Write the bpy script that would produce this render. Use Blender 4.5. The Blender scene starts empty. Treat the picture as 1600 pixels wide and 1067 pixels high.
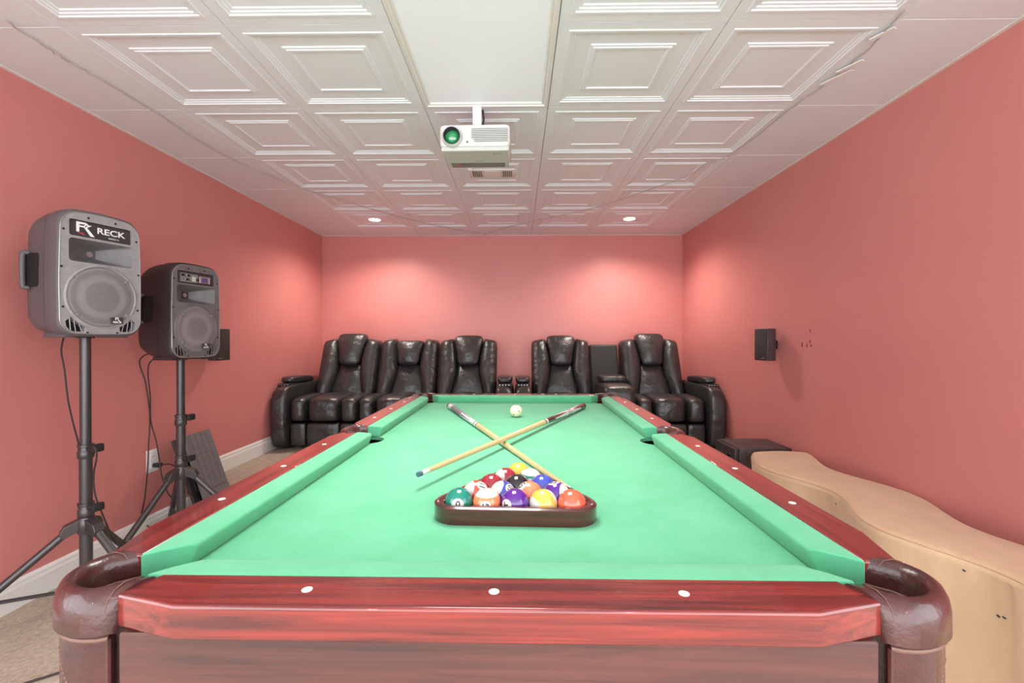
import bpy, bmesh, math, random
from mathutils import Vector, Matrix, Quaternion
from mathutils.geometry import tessellate_polygon
random.seed(7)
scene = bpy.context.scene
COL = scene.collection
R = math.radians
PI = math.pi

# ------------------------------------------------------------------ camera, world, light, exposure
FPX = 715.0
EYE = 1.18
cd = bpy.data.cameras.new('camera')
cam = bpy.data.objects.new('camera', cd)
COL.objects.link(cam)
cd.sensor_width = 36.0
cd.lens = FPX / 1600.0 * 36.0
cd.clip_start = 0.02
cam.location = (0, 0, EYE)
cam.rotation_euler = (R(90 - 0.28), 0, R(0.75))
scene.camera = cam

world = bpy.data.worlds.new('world')
scene.world = world
world.use_nodes = True
world.node_tree.nodes['Background'].inputs[0].default_value = (0.91, 0.96, 1.0, 1)
world.node_tree.nodes['Background'].inputs[1].default_value = 2.5

vs = scene.view_settings
vs.view_transform = 'Standard'
vs.look = 'None'
vs.gamma = 1.0
vs.use_curve_mapping = False
vs.exposure = 1.12

PANEL_STRENGTH = 0.07
PANEL_POWER = 6.8
SPOT_POWER = 36.0

# room dimensions
XL, XR, YB, YREAR = -2.21, 1.835, 5.14, -3.3
ZC = 2.345           # underside of the ceiling grid
YP, ZP = 3.055, 0.19  # raised platform for the sofas
YW = 0.15            # the side walls stop short here, left open so world light comes in


# ------------------------------------------------------------------ helpers
def srgb(r, g, b):
    def f(c):
        c /= 255.0
        return c / 12.92 if c <= 0.04045 else ((c + 0.055) / 1.055) ** 2.4
    return (f(r), f(g), f(b))


def mat(name, col, rough=0.5, metal=0.0, coat=0.0, spec=0.5, vary=None, vscale=6.0, vstretch=(1, 1, 1), bump=0.0,
        bscale=60.0, bdetail=3.0, bdist=0.01, emit=0.0, alpha=None, sheen=0.0, rvary=0.0):
    m = bpy.data.materials.new(name)
    m.use_nodes = True
    nt = m.node_tree
    b = nt.nodes['Principled BSDF']
    b.inputs['Base Color'].default_value = (*col, 1)
    b.inputs['Roughness'].default_value = rough
    b.inputs['Metallic'].default_value = metal
    b.inputs['Coat Weight'].default_value = coat
    b.inputs['Coat Roughness'].default_value = 0.08
    b.inputs['Specular IOR Level'].default_value = spec
    b.inputs['Sheen Weight'].default_value = sheen
    if emit:
        b.inputs['Emission Color'].default_value = (*col, 1)
        b.inputs['Emission Strength'].default_value = emit
    tc = nt.nodes.new('ShaderNodeTexCoord')
    if vary is not None:
        mp = nt.nodes.new('ShaderNodeMapping')
        mp.inputs['Scale'].default_value = vstretch
        nt.links.new(tc.outputs['Object'], mp.inputs['Vector'])
        n = nt.nodes.new('ShaderNodeTexNoise')
        n.inputs['Scale'].default_value = vscale
        n.inputs['Detail'].default_value = 6
        n.inputs['Roughness'].default_value = 0.6
        nt.links.new(mp.outputs['Vector'], n.inputs['Vector'])
        cr = nt.nodes.new('ShaderNodeValToRGB')
        cr.color_ramp.elements[0].position = 0.3
        cr.color_ramp.elements[1].position = 0.7
        cr.color_ramp.elements[0].color = (*vary, 1)
        cr.color_ramp.elements[1].color = (*col, 1)
        nt.links.new(n.outputs['Fac'], cr.inputs['Fac'])
        nt.links.new(cr.outputs['Color'], b.inputs['Base Color'])
    if rvary:
        n3 = nt.nodes.new('ShaderNodeTexNoise')
        n3.inputs['Scale'].default_value = 5.0
        n3.inputs['Detail'].default_value = 4
        nt.links.new(tc.outputs['Object'], n3.inputs['Vector'])
        mr = nt.nodes.new('ShaderNodeMapRange')
        mr.inputs['To Min'].default_value = rough - rvary
        mr.inputs['To Max'].default_value = rough + rvary
        nt.links.new(n3.outputs['Fac'], mr.inputs['Value'])
        nt.links.new(mr.outputs['Result'], b.inputs['Roughness'])
    if bump:
        n2 = nt.nodes.new('ShaderNodeTexNoise')
        n2.inputs['Scale'].default_value = bscale
        n2.inputs['Detail'].default_value = bdetail
        nt.links.new(tc.outputs['Object'], n2.inputs['Vector'])
        bp = nt.nodes.new('ShaderNodeBump')
        bp.inputs['Strength'].default_value = bump
        bp.inputs['Distance'].default_value = bdist
        nt.links.new(n2.outputs['Fac'], bp.inputs['Height'])
        nt.links.new(bp.outputs['Normal'], b.inputs['Normal'])
    if alpha is not None:
        b.inputs['Alpha'].default_value = alpha
    return m


def mesh(name, verts, faces, smooth=True, angle=35):
    me = bpy.data.meshes.new(name)
    me.from_pydata([tuple(v) for v in verts], [], faces)
    bm = bmesh.new()
    bm.from_mesh(me)
    bmesh.ops.recalc_face_normals(bm, faces=bm.faces)
    bm.to_mesh(me)
    bm.free()
    if smooth:
        me.polygons.foreach_set('use_smooth', [True] * len(me.polygons))
        me.set_sharp_from_angle(angle=R(angle))
    return me


def link(name, me, m=None, parent=None, loc=(0, 0, 0), rot=(0, 0, 0)):
    o = bpy.data.objects.new(name, me)
    COL.objects.link(o)
    o.location = loc
    o.rotation_euler = rot
    if parent is not None:
        o.parent = parent
    if m is not None and me is not None:
        if len(me.materials) == 0:
            me.materials.append(m)
    return o


def tag(o, label=None, cat=None, group=None, kind=None):
    if label:
        o['label'] = label
    if cat:
        o['category'] = cat
    if group:
        o['group'] = group
    if kind:
        o['kind'] = kind
    return o


def thing(name, label, cat, loc=(0, 0, 0), rotz=0, group=None):
    o = bpy.data.objects.new(name, None)
    o.empty_display_size = 0.05
    COL.objects.link(o)
    o.location = loc
    o.rotation_euler = (0, 0, rotz)
    return tag(o, label, cat, group)


class MB:
    """collects shapes into one mesh"""
    def __init__(s):
        s.v, s.f = [], []

    def add(s, verts, faces):
        n = len(s.v)
        s.v += [tuple(v) for v in verts]
        s.f += [tuple(i + n for i in f) for f in faces]
        return s

    def box(s, x0, x1, y0, y1, z0, z1, bev=0.0, seg=2):
        bm = bmesh.new()
        bmesh.ops.create_cube(bm, size=1.0)
        for v in bm.verts:
            v.co = Vector(((x0 + x1) / 2 + v.co.x * (x1 - x0), (y0 + y1) / 2 + v.co.y * (y1 - y0), (z0 + z1) / 2 + v.co.z * (z1 - z0)))
        if bev:
            bmesh.ops.bevel(bm, geom=bm.edges[:], offset=bev, segments=seg, profile=0.5, affect='EDGES')
        bm.verts.index_update()
        s.add([v.co[:] for v in bm.verts], [[v.index for v in f.verts] for f in bm.faces])
        bm.free()
        return s

    def loft(s, rings, cap0=True, cap1=True, closed=True):
        n = len(rings[0])
        verts = [p for r in rings for p in r]
        faces = []
        for i in range(len(rings) - 1):
            for j in range(n if closed else n - 1):
                k = (j + 1) % n
                faces.append((i * n + j, i * n + k, (i + 1) * n + k, (i + 1) * n + j))
        if cap0:
            faces.append(tuple(range(n)))
        if cap1:
            faces.append(tuple((len(rings) - 1) * n + j for j in range(n)))
        return s.add(verts, faces)

    def tube(s, pts, r, n=8, caps=True):
        pts = [Vector(p) for p in pts]
        rs = r if isinstance(r, (list, tuple)) else [r] * len(pts)
        rings = []
        up = None
        for i, p in enumerate(pts):
            a = pts[max(i - 1, 0)]
            b = pts[min(i + 1, len(pts) - 1)]
            t = (b - a).normalized()
            if up is None:
                up = Vector((0, 0, 1)) if abs(t.z) < 0.9 else Vector((1, 0, 0))
            u = (up - t * up.dot(t))
            if u.length < 1e-5:
                u = t.orthogonal()
            u.normalize()
            up = u
            w = t.cross(u)
            rings.append([p + (u * math.cos(2 * PI * j / n) + w * math.sin(2 * PI * j / n)) * rs[i] for j in range(n)])
        return s.loft(rings, caps, caps)

    def lathe(s, prof, n=24, axis='Z', center=(0, 0, 0)):
        """prof: list of (radius, height)"""
        rings = []
        c = Vector(center)
        for r, h in prof:
            ring = []
            for j in range(n):
                a = 2 * PI * j / n
                x, y = max(r, 1e-5) * math.cos(a), max(r, 1e-5) * math.sin(a)
                p = {'Z': (x, y, h), 'Y': (x, h, y), 'X': (h, x, y)}[axis]
                ring.append(c + Vector(p))
            rings.append(ring)
        return s.loft(rings, prof[0][0] < 1e-4, prof[-1][0] < 1e-4)

    def prism(s, poly, z0, z1):
        n = len(poly)
        verts = [(x, y, z0) for x, y in poly] + [(x, y, z1) for x, y in poly]
        faces = [tuple(range(n)), tuple(range(n, 2 * n))] + [(i, (i + 1) % n, n + (i + 1) % n, n + i) for i in range(n)]
        return s.add(verts, faces)

    def build(s, name, m, parent=None, loc=(0, 0, 0), rot=(0, 0, 0), smooth=True, angle=35, bevel=0.0):
        o = link(name, mesh(name, s.v, s.f, smooth, angle), m, parent, loc, rot)
        if bevel:
            md = o.modifiers.new('bevel', 'BEVEL')
            md.width = bevel
            md.segments = 3
            md.limit_method = 'ANGLE'
            md.angle_limit = R(30)
        return o


def spline(pts, n=8):
    """Catmull-Rom through pts"""
    P = [Vector(p) for p in pts]
    out = []
    for i in range(len(P) - 1):
        p0 = P[max(i - 1, 0)]
        p1, p2 = P[i], P[i + 1]
        p3 = P[min(i + 2, len(P) - 1)]
        for k in range(n):
            t = k / n
            out.append(0.5 * ((2 * p1) + (-p0 + p2) * t + (2 * p0 - 5 * p1 + 4 * p2 - p3) * t * t + (-p0 + 3 * p1 - 3 * p2 + p3) * t ** 3))
    out.append(P[-1])
    return out


def cushion_mesh(name, warp, k=5.0, n=10, ky=None):
    """cube with n divisions rounded to a superellipsoid, then warped: warp(s,t,r)->xyz with s,t,r in -1..1"""
    idx, verts, faces = {}, [], []

    def vid(i, j, l):
        key = (i, j, l)
        if key not in idx:
            p = [2.0 * c / n - 1 for c in key]
            # concentrate samples at the rim
            p = [math.sin(c * PI / 2) for c in p]
            d = (abs(p[0]) ** k + abs(p[1]) ** k + abs(p[2]) ** k) ** (1.0 / k)
            q = [c / d for c in p]
            idx[key] = len(verts)
            verts.append(warp(*q))
        return idx[key]
    for a in range(3):
        for side in (0, n):
            for i in range(n):
                for j in range(n):
                    c = []
                    for (di, dj) in ((0, 0), (1, 0), (1, 1), (0, 1)):
                        key = [0, 0, 0]
                        key[a] = side
                        key[(a + 1) % 3] = i + di
                        key[(a + 2) % 3] = j + dj
                        c.append(vid(*key))
                    faces.append(tuple(c))
    return mesh(name, verts, faces, True, 80)


def puff(name, x0, x1, y0, y1, z0, z1, m, parent, k=5.0, n=10, loc=(0, 0, 0)):
    me = cushion_mesh(name, lambda s, t, r: (x0 + (x1 - x0) * (s + 1) / 2, y0 + (y1 - y0) * (t + 1) / 2, z0 + (z1 - z0) * (r + 1) / 2), k, n)
    return link(name, me, m, parent, loc)


def plate(outer, holes, to3d):
    """triangulated planar plate with holes; to3d maps (u,v) to a 3-d point; returns verts, faces, loops"""
    loops = [outer] + holes
    vv = [[Vector((p[0], p[1], 0)) for p in l] for l in loops]
    tris = tessellate_polygon(vv)
    flat = [p for l in loops for p in l]
    return [to3d(*p) for p in flat], [tuple(t) for t in tris]


def rrect(x0, x1, z0, z1, r, n=5):
    pts = []
    for cx, cz, a0 in ((x1 - r, z1 - r, 0), (x0 + r, z1 - r, 90), (x0 + r, z0 + r, 180), (x1 - r, z0 + r, 270)):
        for i in range(n + 1):
            a = R(a0 + 90.0 * i / n)
            pts.append((cx + r * math.cos(a), cz + r * math.sin(a)))
    return pts


def text_mesh(s, size, extrude=0.0004, bold=0.0, shear=0.0):
    cu = bpy.data.curves.new('lettering', 'FONT')
    cu.body = s
    cu.size = size
    cu.extrude = extrude
    cu.offset = bold
    cu.shear = shear
    cu.align_x = 'CENTER'
    cu.align_y = 'CENTER'
    cu.resolution_u = 3
    ob = bpy.data.objects.new('lettering', cu)
    COL.objects.link(ob)
    dg = bpy.context.evaluated_depsgraph_get()
    me = bpy.data.meshes.new_from_object(ob.evaluated_get(dg))
    COL.objects.unlink(ob)
    bpy.data.objects.remove(ob)
    me.materials.clear()
    return me


# ------------------------------------------------------------------ materials
M = {}
M['wall'] = mat('red_wall_paint', srgb(213, 135, 131), 0.38, spec=0.5, vary=srgb(208, 130, 126), vscale=2.0, bump=0.05, bscale=180)
M['ceil'] = mat('white_vinyl_tile', (0.825, 0.875, 0.935), 0.45)
M['grid'] = mat('white_grid_metal', (0.78, 0.78, 0.77), 0.4)
M['plenum'] = mat('dark_plenum', (0.05, 0.05, 0.05), 0.9)
M['trim'] = mat('white_trim_paint', (0.82, 0.81, 0.79), 0.35)
M['carpet'] = mat('beige_carpet', srgb(214, 200, 182), 0.95, vary=srgb(172, 156, 138), vscale=55, bump=0.7, bscale=320)
M['felt'] = mat('green_felt', srgb(91, 175, 134), 0.9, vary=srgb(76, 165, 120), vscale=9, bump=0.12, bscale=420, sheen=0.15)
M['feltside'] = M['felt']


def wood(name, light, dark, rough, coat, scale=(1.6, 46, 46)):
    m = bpy.data.materials.new(name)
    m.use_nodes = True
    nt = m.node_tree
    b = nt.nodes['Principled BSDF']
    b.inputs['Roughness'].default_value = rough
    b.inputs['Coat Weight'].default_value = coat
    b.inputs['Coat Roughness'].default_value = 0.06
    tc = nt.nodes.new('ShaderNodeTexCoord')
    mp = nt.nodes.new('ShaderNodeMapping')
    mp.inputs['Scale'].default_value = scale
    nt.links.new(tc.outputs['Object'], mp.inputs['Vector'])
    n = nt.nodes.new('ShaderNodeTexNoise')
    n.inputs['Scale'].default_value = 1.6
    n.inputs['Detail'].default_value = 7
    n.inputs['Roughness'].default_value = 0.62
    n.inputs['Distortion'].default_value = 0.6
    nt.links.new(mp.outputs['Vector'], n.inputs['Vector'])
    cr = nt.nodes.new('ShaderNodeValToRGB')
    e = cr.color_ramp.elements
    e[0].position, e[0].color = 0.34, (*dark, 1)
    e[1].position, e[1].color = 0.62, (*light, 1)
    nt.links.new(n.outputs['Fac'], cr.inputs['Fac'])
    nt.links.new(cr.outputs['Color'], b.inputs['Base Color'])
    return m


M['mahogany'] = wood('red_mahogany', srgb(138, 43, 39), srgb(76, 20, 23), 0.24, 0.85)
M['apron'] = wood('brown_mahogany_laminate', srgb(94, 54, 49), srgb(64, 42, 40), 0.35, 0.2)
M['rackwood'] = wood('dark_rack_wood', srgb(88, 34, 33), srgb(52, 19, 21), 0.2, 0.8)
M['pocket'] = mat('brown_pocket_leather', srgb(80, 40, 38), 0.30, coat=0.3, vary=srgb(58, 29, 30), vscale=22, bump=0.12, bscale=150)
M['piping'] = mat('tan_piping', srgb(112, 78, 66), 0.5)
M['pearl'] = mat('pearl_inlay', (0.85, 0.82, 0.78), 0.3)
M['black'] = mat('black_void', (0.006, 0.006, 0.006), 0.8)
M['leather'] = mat('black_leather', (0.023, 0.0235, 0.025), 0.37, spec=0.85, bump=0.8, bscale=11, bdetail=8, bdist=0.020, rvary=0.07)
M['leather2'] = mat('black_leather_matte', (0.022, 0.020, 0.020), 0.55, bump=0.3, bscale=20, bdetail=6)
M['chrome'] = mat('chrome', (0.75, 0.75, 0.75), 0.15, metal=1.0)
M['spk'] = mat('grey_speaker_plastic', srgb(160, 156, 158), 0.40, vary=srgb(144, 140, 142), vscale=40, bump=0.25, bscale=420)
M['spkdark'] = mat('dark_speaker_plastic', srgb(90, 87, 90), 0.45, bump=0.15, bscale=300)
M['spkold'] = mat('scuffed_speaker_plastic', srgb(52, 47, 50), 0.42, bump=0.2, bscale=300)
M['spkoldface_hornshade'] = mat('worn_face_horn_shade', srgb(122, 118, 120), 0.42, vary=srgb(98, 94, 96), vscale=14, bump=0.2, bscale=300)  # worn face; on the horns this tone stands for inner shade
M['silver'] = mat('silver_bezel', srgb(170, 166, 168), 0.3, metal=0.6)
M['cone'] = mat('woofer_cone', srgb(112, 108, 110), 0.6)
M['dome'] = mat('woofer_dome', srgb(225, 220, 220), 0.35)
M['darkplate'] = mat('dark_panel', srgb(58, 54, 57), 0.4)
M['white'] = mat('white_print', (0.85, 0.84, 0.83), 0.5)
M['redprint'] = mat('red_print', srgb(190, 70, 60), 0.5)
M['metalblk'] = mat('black_stand_metal', srgb(84, 80, 82), 0.34, metal=0.6)
M['rubber'] = mat('black_rubber', (0.012, 0.012, 0.012), 0.6)
M['cable'] = mat('black_cable', srgb(52, 40, 40), 0.5)
M['plastic_white'] = mat('white_plastic', (0.84, 0.84, 0.83), 0.3)
M['projwhite'] = mat('projector_shell', (0.66, 0.66, 0.66), 0.35)
M['projgrey'] = mat('pale_grey_plastic', srgb(200, 202, 198), 0.4)
M['projdark'] = mat('mid_grey_plastic', srgb(128, 128, 126), 0.45)
M['wire'] = mat('pale_wire', srgb(176, 172, 168), 0.5)
M['slot'] = mat('grey_slot', srgb(112, 112, 110), 0.6)
M['bench'] = mat('beige_stretch_fabric', srgb(220, 187, 152), 0.8, vary=srgb(209, 174, 138), vscale=5, vstretch=(2, 2, 0.6), bump=0.15, bscale=220, sheen=0.2)
M['sub'] = wood('black_wood_veneer', srgb(84, 72, 74), srgb(54, 46, 48), 0.5, 0.0, (40, 2, 40))
M['panel'] = mat('charcoal_grooved_board', srgb(122, 118, 120), 0.5, vary=srgb(104, 100, 102), vscale=8, vstretch=(8, 1, 8))
M['maple'] = mat('maple_shaft', srgb(212, 180, 136), 0.3, coat=0.4, vary=srgb(198, 162, 116), vscale=4, vstretch=(20, 20, 1))
M['cuewhite'] = mat('white_cue_lacquer', (0.68, 0.67, 0.67), 0.2, coat=0.5)
M['cuewrap'] = mat('grey_cue_wrap', srgb(96, 88, 94), 0.6, vary=srgb(130, 122, 126), vscale=160)
M['cueblack'] = mat('black_cue_lacquer', srgb(34, 26, 28), 0.15, coat=0.6)
M['cuepurple'] = mat('purple_inlay', srgb(88, 70, 120), 0.25)
M['chalk'] = mat('blue_cue_tip', srgb(70, 92, 110), 0.8)
M['lamp'] = mat('lamp_glow', (1.0, 0.88, 0.70), 0.5, emit=9.0)
M['lens'] = mat('green_lens_glass', srgb(40, 150, 90), 0.05, coat=1.0, spec=0.9)
M['lensdark'] = mat('dark_lens_barrel', srgb(50, 40, 52), 0.25)
M['screen'] = mat('purple_display', srgb(92, 80, 140), 0.2)
M['redled'] = mat('red_sensor', srgb(225, 70, 55), 0.3)
M['diffuser'] = mat('light_panel_diffuser', (0.82, 0.865, 0.92), 0.5, emit=PANEL_STRENGTH)
M['scuff'] = mat('dark_scuff', srgb(150, 60, 58), 0.7)


def grille_mat(name, col, a):
    m = mat(name, col, 0.5, metal=0.2)
    nt = m.node_tree
    b = nt.nodes['Principled BSDF']
    tc = nt.nodes.new('ShaderNodeTexCoord')
    v = nt.nodes.new('ShaderNodeTexVoronoi')
    v.inputs['Scale'].default_value = 260
    v.inputs['Randomness'].default_value = 0.0
    nt.links.new(tc.outputs['Object'], v.inputs['Vector'])
    mt = nt.nodes.new('ShaderNodeMath')
    mt.operation = 'GREATER_THAN'
    mt.inputs[1].default_value = a
    nt.links.new(v.outputs['Distance'], mt.inputs[0])
    nt.links.new(mt.outputs[0], b.inputs['Alpha'])
    return m


M['grille'] = grille_mat('perforated_steel_grille', srgb(146, 142, 144), 0.34)
M['grille_dark'] = mat('dark_cloth_grille', srgb(58, 50, 50), 0.7, bump=0.3, bscale=500)

# ------------------------------------------------------------------ the room
def struct(o):
    o['kind'] = 'structure'
    return o


ZTOP = ZC + 0.10
struct(MB().box(XL - 3.0, XR + 3.0, YREAR, YB + 0.15, -0.12, 0.0).build('floor', M['carpet']))
struct(MB().box(XL, XR, YP, YB, 0.0, ZP, 0.015, 3).build('floor_platform', M['carpet']))
wl = struct(MB().box(XL - 0.15, XL, YW, YB, 0, ZTOP).build('wall_left', M['wall']))
wr = struct(MB().box(XR, XR + 0.15, YW, YB, 0, ZTOP).build('wall_right', M['wall']))
wb = struct(MB().box(XL - 0.15, XR + 0.15, YB, YB + 0.15, 0, ZTOP).build('wall_back', M['wall']))


def baseboard(name, prof_axis, a0, a1, wallpos, sgn, z0, h=0.125):
    # profile: flat board with a stepped, bevelled top
    prof = [(0, 0), (0.016, 0), (0.016, h - 0.035), (0.012, h - 0.025), (0.012, h - 0.012), (0.004, h), (0, h)]
    rings = []
    for a in (a0, a1):
        ring = []
        for t, z in prof:
            ring.append((wallpos + sgn * t, a, z0 + z) if prof_axis == 'y' else (a, wallpos + sgn * t, z0 + z))
        rings.append(ring)
    return struct(MB().loft(rings).build(name, M['trim'], angle=20))


baseboard('baseboard_left', 'y', YW, YP, XL, 1, 0.0)
baseboard('baseboard_left_platform', 'y', YP, YB, XL, 1, ZP)
baseboard('baseboard_right', 'y', YW, YP, XR, -1, 0.0)
baseboard('baseboard_right_platform', 'y', YP, YB, XR, -1, ZP)
baseboard('baseboard_back', 'x', XL + 0.016, XR - 0.016, YB, -1, ZP)

# scuffs and chips on the right wall belong to the wall
for (px, d, z, w, h) in ((1251, 2.98, 1.145, .007, .03), (1258, 2.93, 1.14, .006, .022), (1262, 2.90, 1.165, .006, .02), (1262, 2.90, 1.235, .005, .022), (1264, 2.89, 1.14, .008, .012)):
    MB().box(XR - 0.0008, XR + 0.002, d - w, d + w, z - h / 2, z + h / 2, 0.0004, 1).build('scuff_mark', M['scuff'], wr)

# ceiling: dark plenum slab, tiles hung below it in a grid
T = 0.62
TY = 0.615
ROW0 = 2.305
COLS = [-1.71, -1.09, -0.47, 0.15, 0.77, 1.39]
ceiling = struct(MB().box(XL, XR, YREAR, YB, ZC + 0.05, ZC + 0.10).build('ceiling', M['plenum']))


def tile_mesh():
    hx, hy = T / 2 - 0.0015, TY / 2 - 0.0015
    prof = [(0, 0.012), (0, 0.0001), (0.040, 0), (0.043, -0.006), (0.052, -0.006), (0.055, 0.002), (0.064, 0.003), (0.067, 0.010), (0.076, 0.011),
            (0.080, 0.018), (0.138, 0.020), (0.141, 0.011), (0.150, 0.010), (0.153, 0.004), (0.163, 0.004), (0.168, 0.013), (0.176, 0.014)]
    rings = [[(sx * (hx - m), sy * (hy - m), z * (0.50 if i else 1)) for sx, sy in ((-1, -1), (1, -1), (1, 1), (-1, 1))] for i, (m, z) in enumerate(prof)]
    b = MB().loft(rings, cap0=False, cap1=True)
    return mesh('ceiling_tile', b.v, b.f, False)


tile_me = tile_mesh()
tile_me.materials.append(M['ceil'])


def flat_tile(x0, x1, y0, y1):
    g = 0.0015
    MB().box(x0 + g, x1 - g, y0 + g, y1 - g, ZC, ZC + 0.012, 0.002, 1).build('ceiling_tile', M['ceil'], ceiling)


rows = []
y = ROW0
while y > YREAR + 0.3:
    y -= TY
y0r = y
while y0r < YB - 0.05:
    rows.append((max(y0r, YREAR), min(y0r + TY, YB)))
    y0r += TY
PANELS = [(-0.47, 0.15, ROW0 - 2 * TY, ROW0), (-0.47, 0.15, ROW0 - 6 * TY, ROW0 - 4 * TY)]  # second one added behind the viewer to brighten the room
LIGHTS = [(-1.40, ROW0 + 3.5 * TY), (1.08, ROW0 + 3.5 * TY), (-1.40, ROW0 - 7.5 * TY), (1.08, ROW0 - 7.5 * TY)]
VENT = (-0.16, ROW0 + 1.5 * TY)
for (ya, yb) in rows:
    full = abs((yb - ya) - TY) < 0.01
    for c in range(5):
        xa, xb = COLS[c], COLS[c + 1]
        cx, cy = (xa + xb) / 2, (ya + yb) / 2
        if any(p[0] - .01 < cx < p[1] + .01 and p[2] < cy < p[3] for p in PANELS):
            continue
        if full:
            link('ceiling_tile', tile_me, None, ceiling, (cx, cy, ZC))
        else:
            flat_tile(xa, xb, ya, yb)
    flat_tile(XL, COLS[0], ya, yb)
    flat_tile(COLS[5], XR, ya, yb)
# wall angle along the ceiling edge
struct(MB().box(XL, XL + 0.018, YREAR, YB, ZC - 0.004, ZC - 0.0005).build('trim_1', M['trim']))
struct(MB().box(XR - 0.018, XR, YREAR, YB, ZC - 0.004, ZC - 0.0005).build('trim_2', M['trim']))
struct(MB().box(XL + 0.018, XR - 0.018, YB - 0.018, YB, ZC - 0.004, ZC - 0.0005).build('trim_3', M['trim']))

# light panels (flat 2x4 troffers); the second is added, unseen, for more light
for i, (xa, xb, ya, yb) in enumerate(PANELS):
    t = thing('ceiling_light_panel', 'long flat white light panel set into the ceiling before the projector' if i == 0 else 'added unseen light panel in the ceiling behind the viewer', 'light',
              ((xa + xb) / 2, (ya + yb) / 2, ZC - 0.004), 0, 'ceiling light panels')
    hx, hy = (xb - xa) / 2 - .002, (yb - ya) / 2 - .002
    fr = MB()
    prof = [(0, 0.03), (0, 0), (0.016, 0), (0.020, 0.006), (0.028, 0.006), (0.034, 0.014)]
    fr.loft([[(sx * (hx - m), sy * (hy - m), z) for sx, sy in ((-1, -1), (1, -1), (1, 1), (-1, 1))] for m, z in prof], False, False)
    fr.build('frame', M['grid'], t, smooth=False)
    MB().box(-hx + .033, hx - .033, -hy + .033, hy - .033, 0.0135, 0.02).build('diffuser', M['diffuser'], t)
    ld = bpy.data.lights.new('panel_light', 'AREA')      # area light added in the panel; narrow spread keeps it grey to camera
    ld.shape = 'RECTANGLE'
    ld.size, ld.size_y = 2 * hx - .07, 2 * hy - .42
    ld.energy = PANEL_POWER
    ld.spread = R(98)
    ld.color = (1.0, 0.97, 0.93)
    lo = bpy.data.objects.new('lamp_light', ld)
    COL.objects.link(lo)
    lo.parent = t
    lo.location = (0, -0.17, 0.010)

# recessed downlights
NAMES = ['round recessed downlight in the ceiling above the three-seat sofa', 'round recessed downlight in the ceiling above the two-seat sofa',
         'recessed ceiling downlight behind the viewer on the speaker side', 'recessed ceiling downlight behind the viewer on the bench side']
for (lx, ly), nm in zip(LIGHTS, NAMES):
    t = thing('recessed_light', nm, 'light', (lx, ly, ZC + 0.0035), 0, 'recessed downlights')
    MB().lathe([(0.052, 0.004), (0.056, -0.004), (0.072, -0.003), (0.076, 0.002), (0.076, 0.008), (0.052, 0.008)], 28).build('trim_ring', M['plastic_white'], t)
    MB().lathe([(0.0, 0.0005), (0.051, 0.0005), (0.053, 0.006), (0.0, 0.007)], 24).build('bulb_face', M['lamp'], t)
    ld = bpy.data.lights.new('downlight', 'SPOT')
    ld.energy = SPOT_POWER
    ld.color = (1.0, 0.90, 0.78)
    ld.spot_size = R(150)
    ld.spot_blend = 0.7
    ld.shadow_soft_size = 0.045
    lo = bpy.data.objects.new('lamp_light', ld)
    COL.objects.link(lo)
    lo.parent = t
    lo.location = (0, 0, -0.02)

# air vent in the ceiling tile behind the projector
t = thing('ceiling_vent', 'small white ceiling air vent behind the projector', 'vent', (VENT[0] - 0.02, VENT[1], ZC + 0.004), 0)
MB().box(-.165, .165, -.075, .075, -0.004, 0.012, 0.003, 2).build('frame', M['grid'], t)
MB().box(-.058, .058, -.06, .06, -0.007, -0.0035, 0.002, 1).build('cover', M['plastic_white'], t)
for s in (-1, 1):
    for k in range(5):
        xx = s * (0.078 + k * 0.014)
        MB().box(xx - 0.004, xx + 0.004, -.055, .055, -0.0062, -0.0036).build('slat', M['slot'], t)

# thin wire pinned across the ceiling
def ceiling_wire(name, label, pts, tapes):
    t = thing(name, label, 'wire', (pts[0][0], pts[0][1], ZC - 0.005))
    o = Vector((pts[0][0], pts[0][1]))
    P = [(x - o.x, yy - o.y, -0.003 + random.uniform(-.003, .001)) for x, yy in pts]
    P = [tuple(v) for v in spline(P, 6)]
    P = [(p[0] + random.uniform(-.006, .006), p[1], min(p[2], -0.001)) for p in P]
    MB().tube(P, 0.003, 6).build('strand', M['wire'], t)
    for (x, yy, ang, l) in tapes:
        MB().box(-l / 2, l / 2, -0.011, 0.011, -0.009, -0.0045, 0.001, 1).build('tape_strip', M['plastic_white'], t, (x - o.x, yy - o.y, 0), (0, 0, ang))


def cpt(px, py):
    d = FPX * (ZC - EYE) / (530.0 - py)
    return ((px - 810) / FPX * d, d)


ceiling_wire('ceiling_wire', 'thin white wire pinned to the ceiling along the speaker side', [cpt(*p) for p in ((0, 22), (60, 62), (100, 88), (160, 122), (240, 170), (310, 217), (390, 258), (480, 294), (560, 318), (640, 341), (700, 354), (752, 364))], [])
ceiling_wire('ceiling_wire', 'thin white wire taped to the ceiling on the bench side', [cpt(*p) for p in ((756, 365), (800, 352), (850, 341), (920, 326), (1000, 301), (1090, 266), (1160, 228), (1230, 172), (1300, 122), (1360, 68), (1405, 20))],
             [(*cpt(1302, 122), R(-62), 0.13), (*cpt(1322, 105), R(-62), 0.10), (*cpt(1372, 55), R(-62), 0.08)])

# ------------------------------------------------------------------ pool table
TX, TYC = -0.024, 1.622
A, B = 0.4785, 0.957      # nose half sizes
RT, BED = 0.86, 0.82      # rail top, bed
table = thing('pool_table', 'large green felt pool table with red wooden rails', 'pool table', (TX, TYC, 0), R(-0.35))


def corner_uv(sx, sy, u, v):
    return (sx * (A + u), sy * (B + v))


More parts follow.
